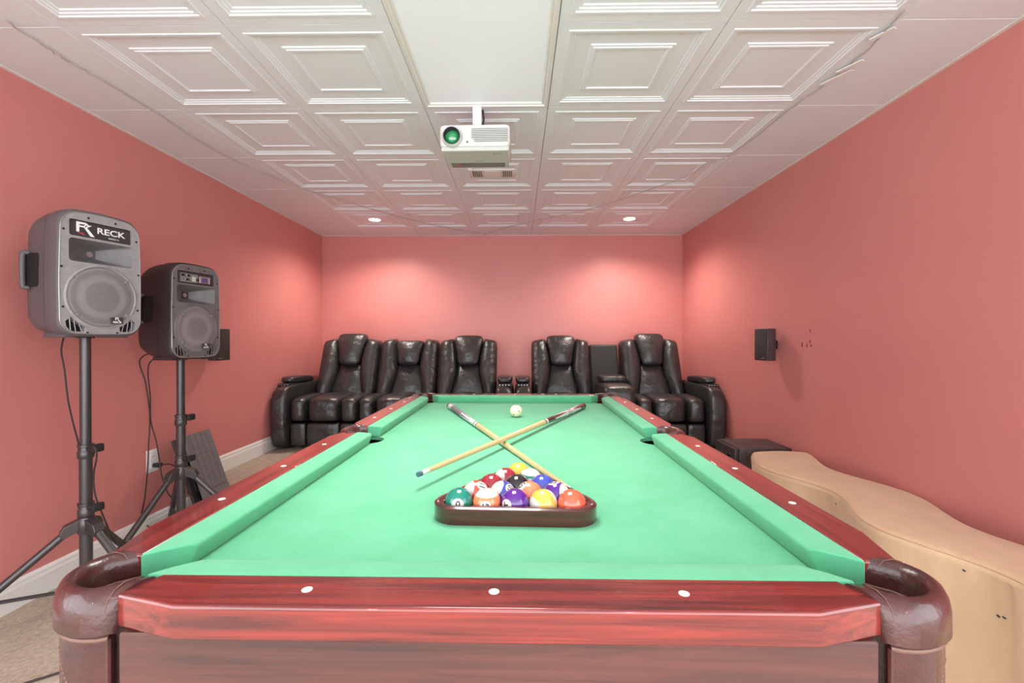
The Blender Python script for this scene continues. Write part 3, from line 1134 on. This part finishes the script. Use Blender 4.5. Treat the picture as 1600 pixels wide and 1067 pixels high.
def loudspeaker(name, label, loc, rotz, body, face, amp):
    t = thing(name, label, 'loudspeaker', loc, rotz, 'loudspeakers on stands')
    sh = MB()
    secs = [(0.0, 0.955), (0.004, 0.985), (0.014, 1.0), (0.075, 1.0), (0.080, 0.992)]
    sh.loft([[(x, yy, z) for x, z in spk_outline(sc)] for yy, sc in secs], False, True)
    sh.build('front_shell', M[body], t, angle=50)
    rear = [(0.080, 0.994), (0.084, 0.984), (0.13, 0.975), (0.19, 0.93), (0.235, 0.85), (0.262, 0.74), (0.272, 0.55)]
    MB().loft([[(x * (1 if k == 0 else (1 - 0.25 * max(0, (yy - .1)))), yy, z) for x, z in spk_outline(sc)] for k, (yy, sc) in enumerate(rear)], False, True).build('rear_shell', M[body], t, angle=50)
    # baffle
    out = spk_outline(0.955)
    panel = rrect(-0.116, 0.114, 0.406, 0.472, 0.008, 3)
    horn = rrect(-0.118, 0.118, 0.302, 0.396, 0.014, 4)
    wc, wrad = (0.0, 0.163), 0.131
    circ = [(wc[0] + wrad * math.cos(2 * PI * i / 48), wc[1] + wrad * math.sin(2 * PI * i / 48)) for i in range(48)]

    def port(s):
        arc = [(s * 0.142 * math.cos(R(a)), wc[1] + 0.142 * math.sin(R(a))) for a in (-38, -43, -48, -53, -58, -63)]
        o_ = [(s * .066, .0175), (s * .095, .0155), (s * .115, .021), (s * .127, .036), (s * .130, .058)]
        return arc + o_
    ports = [port(-1), port(1)]
    b = MB()
    v, f = plate(out, [panel, horn, circ] + ports, lambda u, w: (u, 0.001, w))
    b.add(v, f)

    def wall(loop, d):
        b.loft([[(x, 0.001, z) for x, z in loop], [(x, 0.001 + d, z) for x, z in loop]], False, False)
    wall(panel, 0.012)
    wall(circ, 0.008)
    for p in ports:
        wall(p, 0.03)
    fo = b.build('baffle', M[face], t, angle=30)
    # bright edge bead of the bezel
    MB().tube([(x, 0.0, z) for x, z in out] + [(out[0][0], 0, out[0][1])], 0.0018, 5, False).build('bezel_bead', M['silver'], fo)
    # horn flare; its darker grey paints in the inner shade
    thr = [(-0.0 + (x) * 0.13 - 0.0, 0.35 + (z - 0.35) * 0.32) for x, z in horn]
    MB().loft([[(x, 0.001, z) for x, z in horn], [(x * .86, 0.018, 0.35 + (z - .35) * .9) for x, z in horn], [(x * .4, 0.06, 0.35 + (z - .35) * .6) for x, z in horn], [(x, 0.085, z) for x, z in thr]], False, True).build('horn', M['spkoldface_hornshade'], t, angle=40)
    MB().lathe([(0.0, 0.078), (0.012, 0.079), (0.013, 0.084), (0.0, 0.086)], 14, 'Y', (0, 0, 0.35)).build('driver_throat', M['silver'], t)
    # vents
    for s in (-1, 1):
        MB().prism([(x, z) for x, z in port(s)], 0, 0.002).build('port_back', M['black'], t, (0, 0.030, 0), (PI / 2, 0, 0))
        for k, (xa, za, xb, zb) in enumerate(((.075, .022, .083, .048), (.094, .018, .101, .063), (.112, .022, .116, .078))):
            MB().tube([(s * xa, 0.004, za - .004), (s * (xa + .012) * 0 + s * xb, 0.004, zb)], 0.0018, 5).build('port_slat', M['silver'], t)
    # woofer
    MB().lathe([(0.0, 0.060), (0.034, 0.050), (0.045, 0.05), (0.100, 0.018), (0.112, 0.012), (0.120, 0.018), (0.131, 0.012)], 40, 'Y', (wc[0], 0, wc[1])).build('woofer_cone', M['cone'], t, angle=60)
    MB().lathe([(0.0, 0.010), (0.018, 0.014), (0.034, 0.028), (0.042, 0.048), (0.0, 0.055)], 30, 'Y', (wc[0], 0, wc[1])).build('dust_cap', M['dome'], t, angle=80)
    MB().lathe([(0.0, -0.004), (0.06, -0.003), (0.11, 0.0), (0.127, 0.004), (0.127, 0.006), (0.0, 0.001)], 40, 'Y', (wc[0], 0, wc[1])).build('grille', M['grille'], t, angle=60)
    MB().lathe([(0.126, 0.002), (0.128, -0.003), (0.133, -0.003), (0.136, 0.001), (0.126, 0.004), (0.126, 0.002)], 48, 'Y', (wc[0], 0, wc[1])).build('grille_ring', M[face], t, angle=60)
    for a in (40, 140, 220, 320):
        MB().box(-.008, .008, -.006, .0, -.006, .006, .002, 2).build('grille_clip', M['silver'], t, (wc[0] + .118 * math.cos(R(a)), 0.001, wc[1] + .118 * math.sin(R(a))), (0, -R(a), 0))
    # screws
    for x, z in ((-.135, .425), (-.142, .275), (-.138, .115), (-.05, .487), (.05, .487), (.134, .425), (.142, .275), (.138, .115), (-.055, .012), (.055, .012)):
        MB().lathe([(0.0, -0.001), (0.0045, -0.0005), (0.0045, 0.003), (0.0, 0.003)], 10, 'Y', (x, 0, z)).build('screw', M['black'], t)
    # top panel: logo plate or amplifier strip
    MB().box(-.1145, .1125, 0.006, 0.011, .4075, .4705, .002, 1).build('logo_plate' if not amp else 'control_panel', M['darkplate'], t)
    rx = (PI / 2, 0, 0)
    if not amp:
        me = text_mesh('RECK', 0.035, 0.0006, 0.0006)
        link('lettering', me, M['white'], t, (0.036, 0.0056, 0.442), rx).scale = (1.25, 1, 1)
        link('lettering', text_mesh('DANCE 12', 0.0085, 0.0005), M['white'], t, (0.046, 0.0056, 0.4185), rx)
        rmark(t, (-0.064, 0.0056, 0.440), 0.052)
    else:
        MB().box(-.096, .012, 0.0035, 0.006, .414, .461, .001, 1).build('amp_face', M['projdark'], t)
        MB().box(.020, .088, 0.0035, 0.006, .416, .456, .002, 1).build('media_face', M['silver'], t)
        MB().box(.032, .074, 0.0028, 0.0045, .423, .449, .001, 1).build('display', M['screen'], t)
        for k, (x, z) in enumerate(((-.084, .45), (-.066, .45), (-.048, .45), (-.075, .428), (-.057, .428), (-.038, .428), (.004, .432))):
            MB().lathe([(0.0, -0.004), (0.0055, -0.004), (0.0065, 0.004), (0.0, 0.004)], 12, 'Y', (x, 0, z)).build('knob', M['silver'] if k % 2 else M['rubber'], t)
        MB().box(-.028, -.004, 0.002, 0.0045, .421, .447, .002, 1).build('socket', M['projgrey'], t)
        for k in range(5):
            MB().box(.028 + k * .011, .034 + k * .011, 0.0025, 0.0045, .4175, .4205).build('button', M['rubber'], t)
    # badge on the grille
    bx = 0.062
    bo = MB().box(-.024, .024, -0.0085, -0.001, -.014, .014, .001, 1).build('badge', M['darkplate'], t, (bx - .012, 0, .066))
    rmark(bo, (-0.001, -0.0088, 0.006), 0.015)
    link('lettering', text_mesh('RECK', 0.0115, 0.0003, 0.0003), M['white'], bo, (0.0, -0.0089, -0.0075), rx).scale = (1.2, 1, 1)
    # side handles, each over a black plate painting in the recess shade
    for s in (-1, 1):
        hx = s * 0.1535
        rec = MB().prism(rrect(-.045, .045, -.068, .068, .012, 4), -.002, .004)
        rec.build('recess_shade_plate', M['black'], t, (hx - s * .002, 0.162, 0.265), (PI / 2, 0, PI / 2))
        h = MB().tube(spline([(hx - s * .006, 0.185, 0.335), (hx + s * .007, 0.19, 0.335), (hx + s * .012, 0.192, 0.32), (hx + s * .012, 0.192, 0.21), (hx + s * .007, 0.19, 0.195), (hx - s * .006, 0.185, 0.195)], 4), 0.0095, 8)
        h.build('handle', M['spkdark'], t, angle=60)
    # foot rails and pole socket
    for s in (-1, 1):
        MB().box(s * .095 - .025, s * .095 + .025, 0.03, 0.16, -.008, .012, .004, 2).build('foot', M[body], t)
    MB().lathe([(0.0, -.010), (0.032, -.010), (0.034, 0.0), (0.034, 0.02), (0.0, 0.02)], 20, 'Z', (0, 0.11, 0)).build('pole_socket', M['rubber'], t)
    return t


def rmark(parent, loc, h):
    """the maker's slanted R mark: stem with bowl, long leg, red wedge"""
    s = h
    r = MB()
    polys = [[(-.50, .50), (-.30, .50), (-.30, -.30), (-.50, -.30)], [(-.30, .50), (.15, .50), (.30, .38), (-.30, .32)], [(.30, .38), (.12, .20), (.30, .38), (.10, .34)],
             [(-.30, .10), (.05, .10), (.12, .28), (.34, .30), (.30, .40), (.10, .40), (.0, .22), (-.30, .22)], [(.0, .12), (.22, .12), (.75, -.52), (.45, -.52)], [(.22, .12), (.55, .34), (.35, .34), (.08, .12)]]
    for p in polys:
        if p == polys[2]:
            continue
        r.prism([(x * s, z * s) for x, z in p], 0, 0.0006)
    r.build('logo_mark', M['white'], parent, loc, (PI / 2, 0, 0), smooth=False)
    MB().prism([(x * s, z * s) for x, z in [(-.50, -.34), (-.05, -.34), (.10, -.52)]], 0, 0.0006).build('logo_wedge', M['redprint'], parent, loc, (PI / 2, 0, 0), smooth=False)


def stand(label, x, yy, top, hub, clamp, legs, r):
    t = thing('speaker_stand', label, 'speaker stand', (x, yy, 0), 0, 'tripod speaker stands')
    MB().lathe([(0.0, 0.06), (0.0225, 0.06), (0.0225, clamp), (0.0, clamp)], 18).build('lower_tube', M['metalblk'], t, angle=40)
    MB().lathe([(0.0, clamp - .02), (0.0195, clamp - .02), (0.0195, top), (0.0, top)], 18).build('upper_tube', M['metalblk'], t, angle=40)
    for zc in (clamp, hub + 0.075):
        c = MB().lathe([(0.0, zc - .035), (0.025, zc - .035), (0.029, zc - .03), (0.029, zc - .004), (0.026, zc), (0.026, zc + .014), (0.029, zc + .016), (0.029, zc + .026), (0.0, zc + .027)], 18).build('clamp', M['metalblk'], t, angle=40)
        MB().tube([(0.02, -0.012, zc + .008), (0.066, -0.02, zc + .014)], 0.0075, 8).build('bolt', M['metalblk'], c)
        MB().box(-.011, .011, -.022, .022, -.017, .017, .006, 2).build('knob', M['rubber'], c, (0.072, -0.021, zc + .015), (0, 0, R(-10)))
    hb = MB().lathe([(0.0, hub - .03), (0.027, hub - .03), (0.034, hub - .01), (0.034, hub + .02), (0.028, hub + .04), (0.0, hub + .04)], 18)
    hb.build('hub', M['metalblk'], t, angle=40)
    for a in legs:
        c, s = math.cos(R(a)), math.sin(R(a))
        br = MB().prism([(0.02, -0.012), (0.075, -0.035), (0.085, -0.012), (0.07, 0.016), (0.02, 0.036)], -0.021, 0.021)
        br.build('leg_bracket', M['metalblk'], t, (0, 0, hub), (PI / 2, 0, R(a)), bevel=0.003)
        p0 = Vector((0.055 * c, 0.055 * s, hub - 0.008))
        p1 = Vector((r * c, r * s, 0.022))
        lg = MB().tube([p0, p1], 0.0155, 12).build('leg', M['metalblk'], t, angle=50)
        dv = (p1 - p0).normalized()
        MB().tube([p1 - dv * 0.045, p1 - dv * 0.0], [0.018, 0.020], 12).build('rubber_foot', M['rubber'], lg, angle=50)
        q = p0.lerp(p1, 0.62)
        MB().tube([Vector((0.02 * c, 0.02 * s, 0.105)), q - Vector((0, 0, 0.004))], 0.008, 6).build('brace', M['metalblk'], t)
        MB().lathe([(0.0, -.020), (0.006, -.020), (0.006, .020), (0.0, .020)], 8, 'Y', (0, 0, 0)).build('rivet', M['chrome'], t, q, (0, 0, R(a)))
    MB().lathe([(0.0, 0.085), (0.029, 0.085), (0.029, 0.12), (0.0, 0.12)], 16).build('brace_collar', M['metalblk'], t, angle=40)
    return t


NSX, NSY = -1.872, 1.955
FSX, FSY = -1.880, 2.525
# the speaker's pole socket is 0.11 behind the face
def spk_at(px, py, a, z):
    Fv = Vector((math.sin(a), -math.cos(a)))     # facing direction
    return (px + Fv.x * 0.11, py + Fv.y * 0.11, z)


stand('black tripod stand under the near grey loudspeaker', NSX, NSY, 1.185, 0.372, 0.70, (226, 346, 106), 0.45)
stand('black tripod stand under the scuffed loudspeaker with controls', FSX, FSY, 1.065, 0.433, 0.735, (255, 15, 135), 0.42)
loudspeaker('loudspeaker', 'grey loudspeaker with a white letter logo across its top', spk_at(NSX, NSY, R(74), 1.195), R(74), 'spkdark', 'spk', False)
loudspeaker('loudspeaker', 'scuffed black loudspeaker with knobs and a small display on top', spk_at(FSX, FSY, R(79), 1.075), R(79), 'spkold', 'spkoldface_hornshade', True)

# cables
def wire(name, label, pts, r=0.0035, cat='cable', m='cable'):
    o0 = Vector(pts[0])
    P = [tuple(Vector(p) - o0) for p in pts]
    o = MB().tube(spline(P, 8), r, 7).build(name, M[m], None, tuple(o0), angle=60)
    return tag(o, label, cat)


def at(px, py, d):
    return ((px - 810) / FPX * d, d, EYE - (py - 530) / FPX * d)


wire('speaker_cable', 'black cable hanging from the near loudspeaker down its stand', [(-2.0, 2.0, 1.225), at(87, 546, 2.03), at(92, 580, 2.04), at(98, 630, 2.03), at(110, 680, 2.0), at(119, 706, 1.97), at(137, 700, 1.90), at(143, 715, 1.90), at(138, 745, 1.92), at(140, 775, 1.93), at(151, 805, 1.95), at(168, 845, 2.0), at(176, 856, 2.02)], 0.0036)
wire('speaker_cable', 'black cable hanging straight down from the far loudspeaker to the floor', [(-2.03, 2.57, 1.12), at(213, 562, 2.60), at(222, 600, 2.63), at(228, 650, 2.64), at(226, 700, 2.62), at(224, 740, 2.62), at(220, 780, 2.64), at(216, 818, 2.66), (-2.13, 2.70, 0.02), (-2.10, 2.60, 0.008)], 0.0036)
wire('speaker_cable', 'black cable curving from the far loudspeaker behind its stand', [(-1.99, 2.56, 1.10), at(227, 570, 2.58), at(229, 620, 2.63), at(230, 660, 2.66), at(238, 690, 2.66), at(244, 725, 2.66), at(248, 750, 2.66), at(258, 775, 2.66), at(268, 783, 2.68)], 0.0036)
wire('floor_cable', 'thin black cable looping over the carpet beside the table corner', [(-1.62, 1.78, .006), (-1.50, 1.70, .006), (-1.60, 1.60, .006), (-1.70, 1.52, .006), (-1.80, 1.43, .006), (-1.835, 1.35, .006), (-1.80, 1.31, .006), (-1.70, 1.34, .006), (-1.55, 1.42, .006), (-1.40, 1.50, .006)], 0.004)

# wall outlet and plug
ol = thing('wall_outlet', 'white wall outlet plate behind the speaker cables', 'outlet', (XL, 2.73, 0.447), 0)
MB().box(0, 0.006, -.043, .043, -.067, .067, .002, 2).build('plate', M['plastic_white'], ol)
for z in (-.026, .026):
    f = MB().box(0.005, 0.008, -.017, .017, z - .020, z + .020, .003, 2).build('socket', M['plastic_white'], ol)
    for yy in (-.006, .006):
        MB().box(0.0075, 0.0085, yy - .001, yy + .001, z - .004, z + .007).build('slot', M['slot'], f)
pl = thing('power_plug', 'black power plug in the white wall outlet with its cord', 'plug', (XL + 0.0085, 2.735, 0.42))
MB().box(0.0, 0.045, -.014, .014, -.012, .012, .005, 2).build('plug_body', M['rubber'], pl)
MB().tube(spline([(0.04, 0, 0), (0.10, -0.01, 0.008), (0.17, -0.03, -0.01), (0.24, -0.06, -0.06), (0.28, -0.10, -0.14)], 6), 0.0038, 7).build('cord', M['cable'], pl)

# ------------------------------------------------------------------ small wall speakers
def wall_speaker(label, x, yy, z, s, yaw):
    """s: +1 on the right wall, -1 on the left wall"""
    t = thing('wall_speaker', label, 'speaker', (x, yy, z), yaw, 'small wall speakers')
    # cabinet tapering towards the back, grille towards -s (into the room)
    front, back = -0.055, 0.038
    sec = []
    for xx, hw in ((front + .012, 0.058), (front + .016, 0.060), (0.0, 0.056), (back, 0.040)):
        sec.append([(s * xx, a * hw, b) for a, b in ((-1, -.112), (1, -.112), (1, .112), (-1, .112))])
    MB().loft(sec).build('cabinet', M['sub'], t, smooth=False, bevel=0.003)
    MB().box(min(s * front, s * (front + .011)), max(s * front, s * (front + .011)), -.058, .058, -.110, .110, .004, 2).build('grille', M['grille_dark'], t)
    MB().box(min(s * (front - .0012), s * front), max(s * (front - .0012), s * front), -.045, -.015, -.098, -.093).build('badge', M['silver'], t)
    xa, xb = sorted((s * back, s * (back + 0.035)))
    MB().box(xa - .002, xb, -.018, .018, -.03, .03, .003, 1).build('wall_bracket', M['rubber'], t)
    return t


wall_speaker('small black speaker mounted on the wall above the bench', XR - 0.074, 3.26, 1.142, 1, R(10))
wall_speaker('small black speaker mounted on the wall beyond the tall loudspeakers', XL + 0.074, 3.22, 1.142, -1, R(-10))

# ------------------------------------------------------------------ projector
pj = thing('projector', 'white video projector hanging from the ceiling by a bracket', 'projector', (-0.205, 2.31, 2.085), R(-1.0))
PW, PH, PD = 0.335, 0.122, 0.235
b = rrect(-PW / 2, PW / 2, 0.018, PH, 0.016, 4)
MB().loft([[(x * k, yy, (z - .07) * k + .07) for x, z in b] for yy, k in ((-PD / 2, .965), (-PD / 2 + .006, 1.0), (PD / 2 - .02, 1.0), (PD / 2, .95))]).build('body', M['projwhite'], pj, angle=40)
b2 = [(-PW / 2 + .004, -PD / 2 + .006), (PW / 2 - .004, -PD / 2 + .006), (PW / 2 - .012, PD / 2 - .01), (-PW / 2 + .012, PD / 2 - .01)]
MB().prism(b2, 0.0, 0.022).build('underside', M['projgrey'], pj, bevel=0.006)
MB().box(-PW / 2 + .028, PW / 2 - .03, 0.035, 0.098, -0.002, 0.004, .001, 1).build('lamp_cover', M['projdark'], pj)
MB().lathe([(0.0, -.004), (0.009, -.003), (0.010, 0.003), (0.0, 0.004)], 14, 'Z', (-.098, 0.055, 0)).build('sensor', M['redled'], pj)
for k in range(2):
    MB().lathe([(0.010, -.0022), (0.012, -.0026), (0.014, -.0022), (0.010, -.0018)], 18, 'Z', (-.082 + k * .024, 0.060, -.0005)).build('foot_recess', M['slot'], pj)
MB().box(.085, .128, -.085, -.070, -.0012, 0.001).build('label_plate', M['projdark'], pj)
for k in range(7):
    MB().box(.089 + k * .0053, .0925 + k * .0053, -.0805, -.0745, -.0016, -.0010).build('print_mark', M['white'], pj)
for k in range(7):
    MB().box(-.014 + k * .0062, -.0105 + k * .0062, .0155, .0205, -.0006, .0010).build('print_mark', M['slot'], pj)
lx, lz = -0.108, 0.062
MB().lathe([(0.039, -.012), (0.043, -.014), (0.047, -.010), (0.049, 0.008), (0.039, 0.008), (0.039, -.012)], 36, 'Y', (lx, -PD / 2 - .006, lz)).build('lens_ring', M['projgrey'], pj, angle=50)
MB().lathe([(0.039, -.010), (0.036, 0.006), (0.033, 0.014), (0.0, 0.015)], 32, 'Y', (lx, -PD / 2 - .018, lz)).build('lens_barrel', M['lensdark'], pj, angle=50)
MB().lathe([(0.0, -.004), (0.014, -.002), (0.026, 0.004), (0.033, 0.012), (0.0, 0.013)], 30, 'Y', (lx, -PD / 2 - .015, lz)).build('lens', M['lens'], pj, angle=80)
for k in range(8):
    z = 0.036 + k * 0.0085
    x0 = -0.016 if k > 1 else (-.016 + (2 - k) * .008)
    MB().box(x0, PW / 2 - .008, -PD / 2 - .0035, -PD / 2 + .003, z, z + 0.0042, .001, 1).build('vent_slat', M['projwhite'], pj)
    MB().box(x0, PW / 2 - .009, -PD / 2 - .0008, -PD / 2 + .003, z + .0043, z + .0084).build('vent_gap', M['slot'], pj)
for k in range(7):
    MB().box(-PW / 2 - .0012, -PW / 2 + .002, -.10, -.03, .035 + k * .010, .039 + k * .010).build('side_slot', M['slot'], pj)
MB().lathe([(0.0, -.002), (0.005, -.002), (0.006, 0.002), (0.0, 0.003)], 14, 'Y', (-.036, -PD / 2, .040)).build('ir_window', M['slot'], pj)
for x in (.040, .092):
    MB().lathe([(0.0, 0.0), (0.005, 0.0), (0.004, 0.0015), (0.0, 0.002)], 10, 'Z', (x, -.075, PH)).build('button', M['slot'], pj)
# scalloped mount plate, bracket and its cable
scp = [(-.085, -.03), (-.07, -.045), (-.05, -.035), (-.03, -.048), (.03, -.048), (.05, -.035), (.07, -.045), (.085, -.03), (.085, .05), (-.085, .05)]
MB().prism(scp, PH, PH + .012).build('mount_plate', M['plastic_white'], pj, bevel=0.003)
MB().box(-.017, .017, -.012, .012, PH + .01, PH + .058, .002, 1).build('mount_knuckle', M['projgrey'], pj)
MB().box(-.022, .022, -.016, .016, PH + .048, ZC - 2.085 + .012, .002, 1).build('mount_arm', M['plastic_white'], pj)
MB().lathe([(0.0, ZC - 2.085 + .006), (0.04, ZC - 2.085 + .006), (0.042, ZC - 2.085 + .018), (0.0, ZC - 2.085 + .018)], 20).build('ceiling_plate', M['plastic_white'], pj)
MB().tube(spline([(0.024, 0.02, ZC - 2.085 + .01), (0.03, 0.02, PH + .09), (0.028, 0.02, PH + .06), (0.045, 0.03, PH + .02), (0.05, 0.06, PH + .005)], 6), 0.005, 8).build('power_cord', M['cable'], pj)

# ------------------------------------------------------------------ serpentine bench
def bench():
    t = thing('wavy_bench', 'long wavy bench in a beige stretch cover beside the pool table', 'bench', (1.60, 1.75, 0))
    H = 0.472
    y0, y1 = 0.45, 2.945
    NY = 130
    rings = []
    NS = 44
    for i in range(NY + 1):
        f = i / NY
        yy = y0 + (y1 - y0) * f
        ph = 2 * PI * (yy - 2.17) / 0.79
        xl = 1.413 + 0.060 * math.cos(ph)
        xr = 1.782 + 0.048 * math.cos(2 * PI * (yy - 2.13) / 0.79)
        # rounded ends
        e = min(yy - y0, y1 - yy)
        k = 1.0 if e > 0.07 else math.sqrt(max(0.0, 1 - ((0.07 - e) / 0.07) ** 2))
        ins = (1 - k) * 0.055
        xl += ins
        xr -= ins
        top = H - (1 - k) * 0.03
        conc = max(0.0, math.cos(ph)) ** 1.5
        ring = []
        r = 0.032
        prof = []
        for j in range(9):
            prof.append((xl, 0.004 + (top - r - 0.004) * j / 8.0, 'l'))
        for j in range(1, 6):
            a = R(180 - 90.0 * j / 6)
            prof.append((xl + r + r * math.cos(a), top - r + r * math.sin(a), 't'))
        for j in range(9):
            q = j / 8.0
            prof.append((xl + r + (xr - xl - 2 * r) * q, top + 0.006 * math.sin(PI * q), 't'))
        for j in range(1, 6):
            a = R(90 - 90.0 * j / 6)
            prof.append((xr - r + r * math.cos(a), top - r + r * math.sin(a), 't'))
        for j in range(9):
            prof.append((xr, top - r - (top - r - 0.004) * j / 8.0, 'r'))
        for (x, z, w) in prof:
            if w == 'l':
                q = z / H
                g = conc * (0.25 + 0.75 * q) * 0.006
                x += g * math.sin(yy * 120 + 2.2 * math.sin(yy * 31)) + 0.010 * math.sin(PI * q)
            ring.append((x - 1.60, yy - 1.75, z))
        rings.append(ring)
    MB().loft(rings).build('cover', M['bench'], t, angle=70)
    # seam piping along the top edge facing the table
    pts = []
    for i in range(NY + 1):
        yy = y0 + 0.08 + (y1 - y0 - 0.16) * i / NY
        ph = 2 * PI * (yy - 2.17) / 0.79
        pts.append((1.413 + 0.060 * math.cos(ph) + 0.008 - 1.60, yy - 1.75, H - 0.0075))
    MB().tube(pts, 0.0032, 6).build('edge_seam', M['bench'], t, angle=80)
    # small tears and marks in the cover
    for (yy, z) in ((1.50, 0.43), (1.42, 0.33), (1.405, 0.335), (2.13, 0.42)):
        ph = 2 * PI * (yy - 2.17) / 0.79
        x = 1.413 + 0.060 * math.cos(ph) + 0.010 * math.sin(PI * z / H)
        MB().box(x - 1.60 - .0065, x - 1.60 + .002, -.004, .004, -.0016, .0016, .0006, 1).build('tear_mark', M['cable'], t, (0, yy - 1.75, z), (R(20), 0, 0))


bench()

# ------------------------------------------------------------------ subwoofer
sb = thing('subwoofer', 'black wood-grain subwoofer box at the end of the bench', 'subwoofer', (1.63, 3.215, ZP), 0)
MB().box(-.155, .19, -.155, .155, 0.012, .262, .003, 2).build('cabinet', M['sub'], sb)
MB().box(-.187, -.156, -.152, .152, 0.014, .258, .006, 2).build('front_baffle', M['spkold'], sb)
MB().lathe([(0.034, -.196), (0.040, -.198), (0.042, -.188), (0.034, -.186), (0.034, -.196)], 24, 'X', (0, -.09, .175)).build('port_ring', M['rubber'], sb, angle=50)
MB().lathe([(0.0, -.188), (0.034, -.188), (0.034, -.186), (0.0, -.186)], 24, 'X', (0, -.09, .175)).build('port_hole', M['black'], sb)
MB().lathe([(0.0, -.190), (0.075, -.192), (0.085, -.187), (0.0, -.186)], 30, 'X', (0, .05, .12)).build('driver_grille', M['grille_dark'], sb, angle=50)
for a in (-.15, .16):
    for c in (-.12, .12):
        MB().lathe([(0.0, 0.0), (0.015, 0.0), (0.015, .013), (0.0, .013)], 12, 'Z', (a, c, 0)).build('foot', M['rubber'], sb)

# ------------------------------------------------------------------ grooved boards leaning by the left wall
def board(label, ox, y0, y1, zt, xt, thick, m):
    """board leaning against the left wall: foot at x=ox on the floor, top edge at (xt, zt)"""
    dx, dz = xt - ox, zt
    L = math.hypot(dx, dz)
    tilt = math.atan2(dx, dz)      # rotation about y
    t = thing('grooved_board', label, 'board', (ox, (y0 + y1) / 2, 0.0))
    t.rotation_euler = (0, tilt, 0)
    hw = (y1 - y0) / 2
    nb = 5
    MB().box(-thick, -0.004, -hw, hw, 0.004, L, .003, 2).build('backing', m, t)
    for k in range(nb):
        a = -hw + 2 * hw * k / nb
        MB().box(-.006, 0.0, a + .0022, a + 2 * hw / nb - .0022, 0.245, L, .002, 1).build('slat', m, t)
    MB().box(-.006, 0.001, -hw, hw, 0.006, 0.238, .002, 1).build('lower_leaf', m, t)
    return t


board('charcoal grooved board leaning by the wall behind the far stand', -1.868, 2.80, 3.045, 0.580, -2.070, 0.018, M['panel'])
t2 = board('second dark board leaning behind the charcoal grooved board', -1.918, 2.77, 3.0, 0.560, -2.112, 0.016, M['spkold'])
